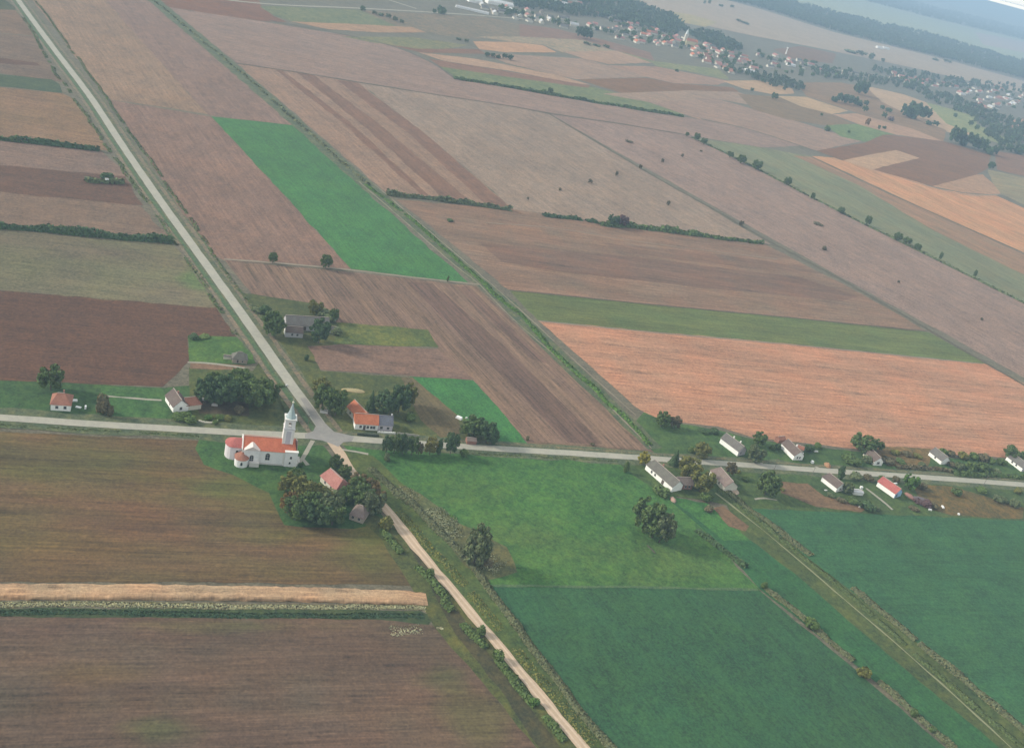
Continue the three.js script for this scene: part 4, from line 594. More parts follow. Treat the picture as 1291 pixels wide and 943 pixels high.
// walls and roof of one range. Local: x along the range, +z the wall that the photograph shows, y up
function range(parent, o, x0 = 0, z0 = 0) {
  const { L, W, h, r } = o, ov = o.over ?? 0.4, a = L / 2, b = W / 2, hipL = o.hipL ?? 0, hipR = o.hipR ?? 0, T = p => p.map(v => V3(v[0] + x0, v[1], v[2] + z0));
  const F = [[[-a, -0.3, b], [a, -0.3, b], [a, h, b], [-a, h, b]], [[a, -0.3, -b], [-a, -0.3, -b], [-a, h, -b], [a, h, -b]], hipR ? [[a, -0.3, b], [a, -0.3, -b], [a, h, -b], [a, h, b]] : [[a, -0.3, b], [a, -0.3, -b], [a, h, -b], [a, h + r, 0], [a, h, b]], hipL ? [[-a, -0.3, -b], [-a, -0.3, b], [-a, h, b], [-a, h, -b]] : [[-a, -0.3, -b], [-a, -0.3, b], [-a, h, b], [-a, h + r, 0], [-a, h, -b]]];
  mesh('wall', polyGeo(F.map(T)), WALL[o.wall], parent);
  if (o.gableR) mesh('gable', polyGeo([T([[a + 0.02, 0, b], [a + 0.02, 0, -b], [a + 0.02, h, -b], [a + 0.02, h + r, 0], [a + 0.02, h, b]])]), WALL[o.gableR], parent);
  const s = r / b, ey = h - ov * s + 0.14, rl = -a - (hipL ? ov : ov * 0.6) + hipL, rr = a + (hipR ? ov : ov * 0.6) - hipR, el = -a - (hipL ? ov : ov * 0.6), er = a + (hipR ? ov : ov * 0.6), ry = h + r + 0.14, bz = b + ov;
  const S = [slab(T([[el, ey, bz], [er, ey, bz], [rr, ry, 0], [rl, ry, 0]]), 0.13), slab(T([[er, ey, -bz], [el, ey, -bz], [rl, ry, 0], [rr, ry, 0]]), 0.13)];
  if (hipR) S.push(slab(T([[er, ey, bz], [er, ey, -bz], [rr, ry, 0]]), 0.13));
  if (hipL) S.push(slab(T([[el, ey, -bz], [el, ey, bz], [rl, ry, 0]]), 0.13));
  const roof = mesh('roof', mergeGeometries(S), ROOF[o.roof], parent);
  const rc = boxGeo(rl + x0, rr + x0, ry - 0.05, ry + 0.1, z0 - 0.14, z0 + 0.14); mesh('ridge_cap', rc, o.ridge ?? ridgeMat, roof);
  for (const [u, z, c] of o.chimneys ?? []) { const cy = h + r * (1 - Math.abs(z) / b); mesh('chimney', boxGeo(u - 0.3 + x0, u + 0.3 + x0, cy - 0.3, h + r + 1.0, z - 0.3 + z0, z + 0.3 + z0), c ?? brickMat, roof); }
  for (const [side, u, y, w, hh, kind] of o.open ?? []) opening(parent, kind ?? 'window', side, L, W, u, y, w, hh, kind === 'door' ? doorMat : glassMat);
}
// house placed by the two pixels where its shown long wall meets the ground
function house(name, label, a, b, o, group, category = 'house') {
  let A = P(...a), B = P(...b), d = B.clone().sub(A), n = V3(-d.z, 0, d.x).normalize();            // n = local z
  if (n.dot(A.clone().negate()) < 0) { [A, B] = [B, A]; d.negate(); n.negate(); }
  const L = d.length() * (o.stretch ?? 1), W = o.W, mid = A.clone().add(B).multiplyScalar(0.5).addScaledVector(n, -W / 2), t = thing(name, label, category, V3(mid.x, 0.15, mid.z), Math.atan2(-d.z, d.x), group);
  range(t, { ...o, L }); t.userData.size = undefined; delete t.userData.size; t.L = L;
  return t;
}
const rowW = (side, us, y = 0.9, w = 0.9, h = 1.2) => us.map(u => [side, u, y, w, h]);
// cottages west of the crossing
house('cottage', 'small white cottage with a red hipped roof beside the village road', [63, 517.5], [88, 519], { W: 8, h: 2.9, r: 2.9, hipL: 2.4, hipR: 3.2, wall: 'white', roof: 'rust', open: [...rowW('f', [-1.4, 1.6]), ['l', 0, 0.9, 0.9, 1.2]], chimneys: [[0.6, -0.8]] });
{
  const t = house('cottage', 'wide white walled cottage with a brown roof and a red cross wing', [207.5, 505.5], [217.5, 520.5], { W: 6.4, h: 2.7, r: 2.9, wall: 'white', roof: 'brown', open: [['r', 0, 0.9, 0.9, 1.2], ['f', 0.5, 1, 0.7, 0.9]], chimneys: [[-1, -0.6]] });
  const w = new THREE.Group(); w.name = 'cross_wing'; w.position.set(t.L / 2 - 2.9, 0, -5.6); w.rotation.y = Math.PI / 2; t.add(w);
  range(w, { L: 6.4, W: 5.4, h: 2.5, r: 2.2, hipR: 2.2, wall: 'cream', roof: 'rust' });
}
house('ruin', 'derelict cottage with a grey pyramid roof in the green paddock', [292, 458], [311, 459.5], { W: 5.6, h: 2.1, r: 2.6, hipL: 2.7, hipR: 2.7, wall: 'mud', roof: 'moss', over: 0.25, open: [['f', -1, 0.3, 0.9, 1.6, 'door'], ['f', 1.2, 0.8, 0.7, 0.8]] });
house('shed', 'low pale walled shed beside the derelict cottage', [281, 453], [291, 454], { W: 2.2, h: 1.2, r: 0.5, wall: 'cream', roof: 'moss', over: 0.15 }, null, 'shed');
house('barn', 'long barn with a grey tiled roof by the farm trees', [360, 416], [414, 419], { W: 8.5, h: 3.0, r: 3.2, wall: 'grey', roof: 'grey', open: [['f', -2, 0.1, 2.2, 2.2, 'door'], ['f', 4, 1.2, 0.8, 0.6]] }, null, 'barn');
house('cottage', 'small farm cottage with a white gable in front of the barn', [359, 425], [381, 426.5], { W: 5.2, h: 2.6, r: 2.2, wall: 'grey', roof: 'brown', over: 0.25, open: [...rowW('f', [-1, 1.6])] });
{ // the white gable of that cottage is its end wall
  const c = scene.children[scene.children.length - 1], L = c.L; mesh('gable', polyGeo([[V3(-L / 2 - 0.02, 0, -2.6), V3(-L / 2 - 0.02, 0, 2.6), V3(-L / 2 - 0.02, 2.6, 2.6), V3(-L / 2 - 0.02, 4.8, 0), V3(-L / 2 - 0.02, 2.6, -2.6)]]), WALL.white, c);
}
house('shed', 'grey lean-to shed at the end of the barn', [415, 420], [424, 421], { W: 4, h: 1.9, r: 0.9, wall: 'grey', roof: 'moss', over: 0.2 }, null, 'shed');
{ // angled house: red wing, red front, slate annex
  const t = house('farmhouse', 'angled white farmhouse with orange red roof and slate annex at the crossing', [446.5, 541.5], [475.3, 543.5], { W: 7, h: 3.2, r: 2.9, hipL: 0.01, wall: 'white', roof: 'orange', open: [...rowW('f', [-2.6, 0.6, 2.2, 3.4]), ['f', -0.9, 0.1, 1, 2.1, 'door']] });
  const w = new THREE.Group(); w.name = 'side_wing'; w.position.set(-t.L / 2 + 3.0, 0, -6.4); w.rotation.y = -1.18; t.add(w);
  range(w, { L: 11, W: 6.4, h: 3.2, r: 2.88, hipL: 0.01, wall: 'cream', roof: 'orange', open: rowW('f', [-2.5, 1.5]) });
  const s = new THREE.Group(); s.name = 'slate_annex'; s.position.set(t.L / 2 + 3.32, 0, -0.1); t.add(s);
  range(s, { L: 6.6, W: 6.8, h: 3.1, r: 2.8, wall: 'lilac', roof: 'slate', over: 0.3, ridge: paint(0.2, 0.2, 0.22), open: [['f', -1.7, 1.0, 1.1, 1.2], ['f', 1.3, 1.0, 1.0, 1.1]], chimneys: [[2.7, -0.2, paint(0.5, 0.5, 0.52)]] });
}
house('ruin', 'small roofless brick ruin with pale wall tops by the village road', [588, 560.5], [600, 561.5], { W: 3.4, h: 1.7, r: 0.9, wall: 'brick', roof: 'dun', over: 0.1 });
house('farmhouse', 'farmhouse with a pink tiled roof in the church grove', [403, 607], [422, 625], { W: 7, h: 2.7, r: 3.0, hipR: 1.6, hipL: 1.0, wall: 'cream', roof: 'pink', open: rowW('f', [-2, 2]) });
house('cottage', 'old cottage with a weathered hipped roof in the church grove', [439.5, 655], [457, 661], { W: 7.4, h: 2.3, r: 2.9, hipL: 2.2, hipR: 2.4, wall: 'mud', roof: 'dun', over: 0.3, open: rowW('f', [-1.5, 1]) });
// long houses end-on to the village road
{
  const t = house('farmhouse', 'long farmhouse with a bright white wall and dark brick cross wing', [813, 592], [846, 621], { W: 6.6, h: 2.9, r: 2.7, hipL: 1.5, wall: 'white', roof: 'moss', open: [...rowW('f', [-5, -2.5]), ['f', 3, 0.1, 1.4, 2.1, 'door']], chimneys: [[-3, -0.7]] });
  const w = new THREE.Group(); w.name = 'brick_wing'; w.position.set(t.L / 2 - 2.6, 0, -6); w.rotation.y = Math.PI / 2 - 0.3; t.add(w);
  range(w, { L: 8, W: 5.4, h: 2.7, r: 2.2, wall: 'brick', roof: 'dun', open: [['f', -2, 0.1, 1.1, 2, 'door'], ['f', 0.4, 0.9, 0.9, 1.2], ['f', 2.4, 0.9, 0.9, 1.2]] });
}
house('farmhouse', 'farmhouse with a mauve brown roof near the head of the ditch', [894, 599], [912, 620], { W: 7.2, h: 2.7, r: 2.9, hipL: 2, wall: 'cream', roof: 'dun', open: rowW('f', [-2, 2]) });
{
  const t = house('cottage', 'white cottage with a patchy grey roof and lavender gable', [907, 558.5], [929.5, 575.5], { W: 5.8, h: 2.9, r: 2.5, wall: 'white', roof: 'grey', gableR: 'lilac', open: [['r', 0.8, 1, 0.8, 1.1]], chimneys: [[-1.5, -0.5, trimMat], [3, -0.6, trimMat]] });
}
house('cottage', 'white cottage with a white street gable and dark brown roof', [983.8, 564.6], [999.8, 580.4], { W: 6.2, h: 2.7, r: 2.6, wall: 'white', roof: 'brown', open: [['r', -0.9, 0.9, 0.8, 1.1], ['r', 0.7, 0.9, 0.8, 1.1]], chimneys: [[1, -0.5, trimMat]] });
house('shed', 'brown wooden shed behind the white gabled cottage', [981, 560], [989, 559], { W: 3, h: 2.4, r: 1.1, wall: 'brick', roof: 'rust', over: 0.3 }, null, 'shed');
house('shed', 'small red roofed outbuilding beside the white gabled cottage', [1003, 569], [1012, 572], { W: 3.4, h: 2.0, r: 1.2, wall: 'mud', roof: 'rust', over: 0.25 }, null, 'shed');
house('cottage', 'roadside cottage with a small white framed front', [1088, 574], [1101, 587], { W: 5.6, h: 2.6, r: 2.5, wall: 'cream', roof: 'brown', gableR: 'white', open: [['r', 0, 0.8, 1.6, 1.4]] });
house('cottage', 'cottage with a long white wall and dark brown roof south of the road', [1035, 606.5], [1053.6, 621], { W: 5.8, h: 2.6, r: 2.4, wall: 'white', roof: 'brown', hipL: 1.4, open: [['r', 0, 0.8, 0.8, 1.1]] });
house('shed', 'white flat roofed shed in the garden south of the road', [1076, 624], [1088, 625.5], { W: 3, h: 1.6, r: 0.35, wall: 'white', roof: 'tin', over: 0.2 }, null, 'shed');
house('cottage', 'white walled house with a crimson roof and bright blue gable', [1105, 613], [1127, 628.5], { W: 6, h: 2.8, r: 2.4, wall: 'white', roof: 'crimson', gableR: 'blue', hipL: 0.01, open: [['r', 1.2, 0.1, 1.3, 2.1, 'door']] });
house('cottage', 'grey roofed cottage with a thin white wall among the garden trees', [1170.5, 574], [1186, 586], { W: 6.4, h: 2.4, r: 2.5, wall: 'white', roof: 'grey', open: rowW('f', [0]) });
house('cottage', 'grey roofed cottage with a white front at the last plots', [1268, 580], [1288, 595], { W: 6, h: 2.5, r: 2.4, wall: 'white', roof: 'grey', gableR: 'lilac', hipL: 1.2, open: rowW('f', [-1.5, 1.5]) });
house('hut', 'tiny white hut among the shrubs of the purple brown field', [132, 231], [136, 231.3], { W: 2.2, h: 2.1, r: 0.7, wall: 'white', roof: 'tin', over: 0.15, open: [['f', 0, 0.1, 0.8, 1.7, 'door']] }, null, 'hut');

// ------------------------------------------------------------------ the church
{
  const A = P(281.7, 582), B = P(371.5, 588.5), d = B.clone().sub(A), L = d.length(), n = V3(-d.z, 0, d.x).normalize(), W = 10.2, mid = A.clone().add(B).multiplyScalar(0.5).addScaledVector(n, -W / 2);
  const c = thing('church', 'white church with red tiled nave, rounded apse and slender steeple', 'church', V3(mid.x, 0.15, mid.z), Math.atan2(-d.z, d.x));
  const white = surfFlat('plaster', 0.76, 0.75, 0.75), pink = surfFlat('plaster', 0.70, 0.64, 0.66), a = L / 2, b = W / 2, h = 6.6, r = 2.9, xa = -a + 6.2;      // apse starts at xa
  mesh('nave_wall', polyGeo([[V3(xa, -0.3, b), V3(a, -0.3, b), V3(a, h, b), V3(xa, h, b)], [V3(a, -0.3, -b), V3(xa, -0.3, -b), V3(xa, h, -b), V3(a, h, -b)], [V3(a, -0.3, b), V3(a, -0.3, -b), V3(a, h, -b), V3(a, h + r, 0), V3(a, h, b)], [V3(xa, h - 0.6, -b), V3(xa, h - 0.6, b), V3(xa, h + r, 0)]]), white, c);
  // sanctuary and rounded apse
  const sb = b - 1.5, sh = h - 0.7, ring = [V3(xa, 0, sb)]; for (let i = 0; i <= 8; i++) { const t = Math.PI / 2 + Math.PI * i / 8; ring.push(V3(-a + 3.2 + Math.cos(t) * 3.2, 0, Math.sin(t) * sb)); } ring.push(V3(xa, 0, -sb));
  const af = []; for (let i = 0; i + 1 < ring.length; i++) { const p = ring[i], q = ring[i + 1]; af.push([V3(q.x, -0.3, q.z), V3(p.x, -0.3, p.z), V3(p.x, sh, p.z), V3(q.x, sh, q.z)]); }
  mesh('apse_wall', polyGeo(af), pink, c);
  const ar = [], top = V3(-a + 3.8, sh + 2.3, 0), top2 = V3(xa, sh + 2.3, 0), grow = p => V3(p.x + (p.x < xa - 0.1 ? Math.sign(p.x + a - 3.2) * 0.3 : 0), sh + 0.05, p.z * 1.07);
  for (let i = 0; i + 1 < ring.length; i++) { const p = grow(ring[i]), q = grow(ring[i + 1]); if (i === 0) ar.push([q, p, top2, top]); else if (i === ring.length - 2) ar.push([q, p, top, top2]); else ar.push([q, p, top]); }
  mesh('apse_roof', mergeGeometries(ar.map(f => slab(f, 0.12))), ROOF.crimson, c);
  // nave roof and its parapet toward the apse
  const ov = 0.45, s = r / b, ey = h - ov * s + 0.15, ry = h + r + 0.15, bz = b + ov, x0 = xa + 0.4, x1 = a - 0.1;
  const roof = mesh('nave_roof', mergeGeometries([slab([V3(x0, ey, bz), V3(x1, ey, bz), V3(x1 - 1.4, ry, 0), V3(x0, ry, 0)], 0.14), slab([V3(x1, ey, -bz), V3(x0, ey, -bz), V3(x0, ry, 0), V3(x1 - 1.4, ry, 0)], 0.14), slab([V3(x1, ey, bz), V3(x1, ey, -bz), V3(x1 - 1.4, ry, 0)], 0.14)]), ROOF.red, c);
  mesh('ridge_cap', boxGeo(x0, x1 - 1.4, ry - 0.05, ry + 0.1, -0.16, 0.16), ridgeMat, roof);
  mesh('gable_parapet', mergeGeometries([slab([V3(xa, ey + 0.2, bz), V3(xa + 0.42, ey + 0.2, bz), V3(xa + 0.42, ry + 0.35, 0), V3(xa, ry + 0.35, 0)], 0.4), slab([V3(xa + 0.42, ey + 0.2, -bz), V3(xa, ey + 0.2, -bz), V3(xa, ry + 0.35, 0), V3(xa + 0.42, ry + 0.35, 0)], 0.4)]), trimMat, c);
  mesh('cornice', boxGeo(xa + 0.5, a + 0.25, h - 0.55, h - 0.15, b, b + 0.28), trimMat, c);
  mesh('plinth', boxGeo(xa + 2.6, a + 0.12, -0.3, 0.7, b + 0.002, b + 0.16), surfFlat('plaster', 0.60, 0.58, 0.56), c);
  // projecting west bay with its two small windows, and corner pilasters
  mesh('west_bay', boxGeo(a - 4.6, a + 0.3, -0.3, h + 0.15, b - 0.6, b + 0.55), white, c);
  mesh('bay_cornice', boxGeo(a - 4.8, a + 0.5, h + 0.15, h + 0.5, b - 0.7, b + 0.75), trimMat, c);
  for (const x of [xa + 0.45, -1.2, a - 5.0]) mesh('pilaster', boxGeo(x - 0.28, x + 0.28, -0.3, h - 0.56, b + 0.003, b + 0.17), trimMat, c);
  const arch = (u, y, w, hh, z, mul) => { // round headed window: frame and pane
    const sh2 = (ww, bot, topy) => { const q = new THREE.Shape(); q.moveTo(-ww, bot); q.lineTo(ww, bot); q.lineTo(ww, topy); q.absarc(0, topy, ww, 0, Math.PI, false); q.lineTo(-ww, bot); return q; };
    const outer = sh2(w / 2 + 0.16, -0.12, hh); outer.holes.push(sh2(w / 2, 0, hh));
    const g = new THREE.ExtrudeGeometry(outer, { depth: 0.1, bevelEnabled: false, curveSegments: 10 }); g.translate(u, y, z);
    const f = mesh('window', g, trimMat, c), pg = new THREE.ExtrudeGeometry(sh2(w / 2, 0, hh), { depth: 0.03, bevelEnabled: false, curveSegments: 10 }); pg.translate(u, y, z); mesh('pane', pg, glassMat, f);
    if (mul) mesh('mullion', mergeGeometries([boxGeo(u - 0.05, u + 0.05, y, y + hh + w / 2 - 0.05, z + 0.031, z + 0.07), boxGeo(u - w / 2, u + w / 2, y + hh - 0.05, y + hh + 0.05, z + 0.032, z + 0.069), boxGeo(u - w / 2, u + w / 2, y + hh * 0.5 - 0.05, y + hh * 0.5 + 0.05, z + 0.032, z + 0.069)]), frameMat, f);
  };
  arch(2.6, 2.1, 1.7, 2.4, b + 0.004, true); arch(-3.6, 1.7, 1.5, 2.2, b + 1.104, true);
  arch(a - 2.2, 3.7, 0.75, 0.9, b + 0.552); arch(a - 2.4, 1.3, 0.7, 0.7, b + 0.552);
  { const q = ring[1], g = arch(-a + 4.6, 1.6, 0.95, 2.6, sb + 0.003); }
  // side entrance block with its pediment
  const pw = 3.0, px = -3.6;
  mesh('side_block', boxGeo(px - pw, px + pw - 0.2, -0.3, h + 0.2, b - 0.5, b + 1.1), white, c);
  mesh('pediment', polyGeo([[V3(px - pw - 0.2, h + 0.2, b + 1.3), V3(px + pw, h + 0.2, b + 1.3), V3(px, h + 2.0, b + 1.3)], [V3(px + pw, h + 0.2, b + 1.3), V3(px + pw, h + 0.2, b - 2.5), V3(px, h + 2.0, b - 2.5), V3(px, h + 2.0, b + 1.3)], [V3(px - pw - 0.2, h + 0.2, b - 2.5), V3(px - pw - 0.2, h + 0.2, b + 1.3), V3(px, h + 2.0, b + 1.3), V3(px, h + 2.0, b - 2.5)]]), surfFlat('plaster', 0.66, 0.58, 0.54), c);
  mesh('porch', boxGeo(px - 0.6, px + pw + 0.1, -0.3, 1.9, b + 1.102, b + 2.6), surfFlat('plaster', 0.58, 0.55, 0.52), c);
  // sacristy: low round ended block with a rust roof
  const sx = -a + 6.6, pts = []; for (let i = 0; i <= 10; i++) { const t = -Math.PI * 0.02 + Math.PI * 1.04 * i / 10; pts.push(V3(sx + Math.cos(t) * 2.6, 0, b + 1.6 + Math.sin(t) * 2.2)); }
  pts.push(V3(sx - 2.6, 0, b - 0.8)); pts.unshift(V3(sx + 2.6, 0, b - 0.8));
  const sf = [], sr = [], st = V3(sx, 5.2, b + 0.9), st2 = V3(sx, 5.2, b - 1.2), o2 = p => V3(sx + (p.x - sx) * 1.1, 3.45, b - 0.8 + (p.z - b + 0.8) * 1.06);
  for (let i = 0; i + 1 < pts.length; i++) { const p = pts[i], q = pts[i + 1]; sf.push([V3(q.x, -0.3, q.z), V3(p.x, -0.3, p.z), V3(p.x, 3.5, p.z), V3(q.x, 3.5, q.z)]); const P2 = o2(p), Q2 = o2(q); sr.push(i === 0 ? [Q2, P2, st2, st] : i === pts.length - 2 ? [Q2, P2, st, st2] : [Q2, P2, st]); }
  mesh('sacristy_wall', polyGeo(sf), white, c);
  mesh('sacristy_roof', mergeGeometries(sr.map(f => slab(f, 0.1))), ROOF.rust, c);
  arch(sx, 1.1, 0.8, 1.1, b + 3.79);
  // west front: door, steps, curved gable ends
  const fx = a + 0.3;
  mesh('portal', boxGeo(a, a + 0.5, -0.3, 3.6, -1.4, 1.4), trimMat, c); mesh('door', boxGeo(a + 0.5, a + 0.56, 0, 2.8, -0.9, 0.9), doorMat, c);
  for (let i = 0; i < 3; i++) mesh('step', boxGeo(a + 0.5, a + 2.0 - i * 0.45, -0.3, 0.14 + i * 0.15, -2.2 + i * 0.2, 2.2 - i * 0.2), surfFlat('plaster', 0.52, 0.50, 0.46), c);
  for (const z of [-b + 0.3, b - 0.9]) mesh('volute', boxGeo(a + 0.302, a + 0.9, -0.3, 1.5, z, z + 0.6), trimMat, c);
  // steeple
  const tx = a - 4.1, tw = 2.05, th = 19.6;
  const bb = 16.2, bt = 18.5, pr = 1.42;                                     // belfry floor, springing of its openings, pier width
  const tower = mesh('tower', boxGeo(tx - tw, tx + tw, h - 0.5, bb, -tw, tw), white, c);
  const piers = []; for (const qx of [-1, 1]) for (const qz of [-1, 1]) piers.push(boxGeo(qx < 0 ? tx - tw : tx + tw - pr, qx < 0 ? tx - tw + pr : tx + tw, bb, bt, qz < 0 ? -tw : tw - pr, qz < 0 ? -tw + pr : tw));
  piers.push(boxGeo(tx - tw, tx + tw, bt, th, -tw, tw)); mesh('belfry', mergeGeometries(piers), white, tower);
  const bell = new THREE.LatheGeometry([[0.02, 1.3], [0.22, 1.25], [0.32, 0.9], [0.4, 0.4], [0.58, 0.05], [0.6, 0]].map(v => new THREE.Vector2(v[0], v[1])), 16); bell.translate(tx, bb + 0.7, 0); mesh('bell', bell, paint(0.24, 0.17, 0.09, 0.4, { metalness: 0.8 }), tower);
  for (const sx2 of [-1, 1]) for (const sz of [-1, 1]) mesh('corner_pilaster', boxGeo(tx + sx2 * (tw - 0.28) - 0.36, tx + sx2 * (tw - 0.28) + 0.36, h + 0.2, 15.2, sz * (tw - 0.28) - 0.36, sz * (tw - 0.28) + 0.36), trimMat, tower);
  mesh('string_course', boxGeo(tx - tw - 0.22, tx + tw + 0.22, 15.2, 15.6, -tw - 0.22, tw + 0.22), surfFlat('plaster', 0.55, 0.53, 0.54), tower);
  mesh('cornice', boxGeo(tx - tw - 0.35, tx + tw + 0.35, th, th + 0.45, -tw - 0.35, tw + 0.35), trimMat, tower);
  // tall recessed looking panels on the shaft
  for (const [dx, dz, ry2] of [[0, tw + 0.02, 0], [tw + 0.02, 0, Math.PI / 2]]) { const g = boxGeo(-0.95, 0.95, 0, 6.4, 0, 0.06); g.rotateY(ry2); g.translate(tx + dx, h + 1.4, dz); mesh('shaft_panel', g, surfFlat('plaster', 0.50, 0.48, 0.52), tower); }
  const cone = new THREE.CylinderGeometry(0.12, tw * 0.86, 6.6, 8, 6); const cp = cone.attributes.position; for (let i = 0; i < cp.count; i++) { const t = (cp.getY(i) + 3.3) / 6.6, k = 1 + 0.22 * Math.pow(1 - t, 3) - 0.10 * Math.sin(Math.PI * t); cp.setX(i, cp.getX(i) * k); cp.setZ(i, cp.getZ(i) * k); } cone.computeVertexNormals(); cone.translate(tx, th + 0.45 + 3.3, 0);
  const spire = mesh('spire', cone, surfFlat('tile', 0.30, 0.37, 0.38, 0.6), c);
  const ball = new THREE.SphereGeometry(0.4, 12, 8); ball.translate(tx, th + 7.3, 0); mesh('ball', ball, paint(0.72, 0.66, 0.55, 0.4), spire);
  mesh('cross', mergeGeometries([boxGeo(tx - 0.06, tx + 0.06, th + 7.6, th + 9.1, -0.06, 0.06), boxGeo(tx - 0.45, tx + 0.45, th + 8.45, th + 8.57, -0.055, 0.055)]), paint(0.5, 0.45, 0.35, 0.5), spire);
}

// ------------------------------------------------------------------ the far village
const inPoly = (x, y, p) => { let c = false; for (let i = 0, j = p.length - 1; i < p.length; j = i++) if ((p[i][1] > y) !== (p[j][1] > y) && x < (p[j][0] - p[i][0]) * (y - p[i][1]) / (p[j][1] - p[i][1]) + p[i][0]) c = !c; return c; };
function scatter(poly, n, gap, seed) {                      // pixels inside an outline, kept apart on the ground by gap metres
  const R = rng(seed), xs = poly.map(p => p[0]), ys = poly.map(p => p[1]), x0 = Math.min(...xs), x1 = Math.max(...xs), y0 = Math.min(...ys), y1 = Math.max(...ys), out = [];
  for (let k = 0; k < n * 60 && out.length < n; k++) { const x = x0 + (x1 - x0) * R(), y = y0 + (y1 - y0) * R(); if (!inPoly(x, y, poly)) continue; const p = P(x, y); if (out.every(q => q.distanceToSquared(p) > gap * gap)) out.push(p); }
  return out;
}
// woods that read as one mass
const woodCrown = [crownRound(701, 170, 0.14, 0.05, 10), crownRound(731, 170, 0.14, 0.02, 10)];
function wood(name, label, poly, n, gap, H, colour, seed) {
  const pts = scatter(poly, n, gap, seed), R = rng(seed + 1), m = new THREE.InstancedMesh(woodCrown[seed % 2], leafMat(colour), pts.length), M = new THREE.Matrix4(), q = new THREE.Quaternion(), c = new THREE.Color();
  pts.forEach((p, i) => { const h = H * (0.7 + 0.5 * R()), w = h * (0.75 + 0.5 * R()); M.compose(p, q.setFromAxisAngle(V3(0, 1, 0), R() * 6.28), V3(w, h, w)); m.setMatrixAt(i, M); const k = 0.8 + 0.4 * R(); m.setColorAt(i, c.setRGB(k * (0.95 + 0.25 * R()), k, k * 0.95)); });
  m.name = numbered(name); m.castShadow = m.receiveShadow = true; scene.add(m); return tag(m, label, null, null, 'stuff');
}
const WOODC = [0.082, 0.128, 0.066];
wood('forest', 'long blue forest belt across the plain', [[860, -34], [930, -16], [984, -1], [1088, 25], [1166, 42], [1230, 61], [1291, 78], [1480, 126], [1480, 150], [1291, 99], [1200, 75], [1120, 56], [1050, 38], [961, 10], [900, -4]], 3200, 10, 15, WOODC, 11);
wood('forest', 'hazy second forest belt near the horizon', [[1040, -20], [1094, -3], [1140, -1], [1180, 9], [1291, 36], [1480, 84], [1480, 98], [1291, 50], [1165, 20], [1094, 2]], 2600, 16, 18, WOODC, 12);
wood('wood', 'tall wood behind the village rooftops', [[715, -14], [760, -6], [800, 4], [846, 20], [868, 40], [850, 44], [800, 32], [745, 18]], 330, 10, 12, WOODC, 13);
wood('wood', 'dark trees behind the village church', [[868, 42], [890, 40], [915, 48], [935, 60], [932, 68], [905, 62], [880, 52]], 90, 9, 12, WOODC, 14);
wood('wood', 'blue tree mass between the village and the bright green meadow', [[1140, 106], [1165, 112], [1205, 124], [1250, 140], [1291, 156], [1330, 168], [1330, 200], [1291, 194], [1262, 186], [1234, 164], [1226, 148], [1172, 128]], 300, 10, 10, WOODC, 15);
wood('wood', 'garden trees around the lower village houses', [[925, 88], [950, 92], [985, 98], [1012, 106], [1014, 114], [985, 114], [950, 100]], 60, 10, 9, WOODC, 16);
wood('wood', 'trees along the far village street', [[1020, 84], [1070, 92], [1120, 100], [1160, 106], [1150, 112], [1090, 106], [1030, 96]], 90, 11, 9, WOODC, 17);
wood('wood', 'trees behind the white sheds of the village', [[640, -6], [690, -2], [740, 12], [760, 22], [735, 22], [690, 14], [650, 10]], 130, 9, 11, WOODC, 18);
wood('wood', 'tree belt behind the far houses', [[1085, 82], [1150, 92], [1215, 102], [1291, 108], [1330, 118], [1291, 116], [1200, 110], [1120, 98]], 130, 12, 11, WOODC, 19);
// houses
const VH = {};
for (const [k, wall, roof] of [['red', 'cream', 'rust'], ['pink', 'cream', 'pink'], ['brown', 'mud', 'brown'], ['grey', 'cream', 'grey'], ['pale', 'cream', 'tin'], ['orange', 'cream', 'orange']]) VH[k] = { wall, roof };
const vhProto = {};
function villageHouse(p, turn, k, sx, sy, sz) {
  if (!vhProto[k]) { const g = new THREE.Group(); range(g, { L: 13, W: 8, h: 3.2, r: 2.9, wall: VH[k].wall, roof: VH[k].roof, over: 0.5 }); g.children.forEach(c => c.clear()); vhProto[k] = g; }
  const t = vhProto[k].clone(); t.name = numbered('village_house'); t.position.set(p.x, 0, p.z); t.rotation.y = turn; t.scale.set(sx, sy, sz); scene.add(t);
  const word = { red: 'small house with a red roof in the far village', pink: 'small house with a pinkish roof in the far village', brown: 'small house with a brown roof in the far village', grey: 'small house with a grey roof in the far village', pale: 'small house with a whitish metal roof in the far village', orange: 'small house with an orange roof in the far village' }[k];
  return tag(t, word, 'house', 'houses of the far village');
}
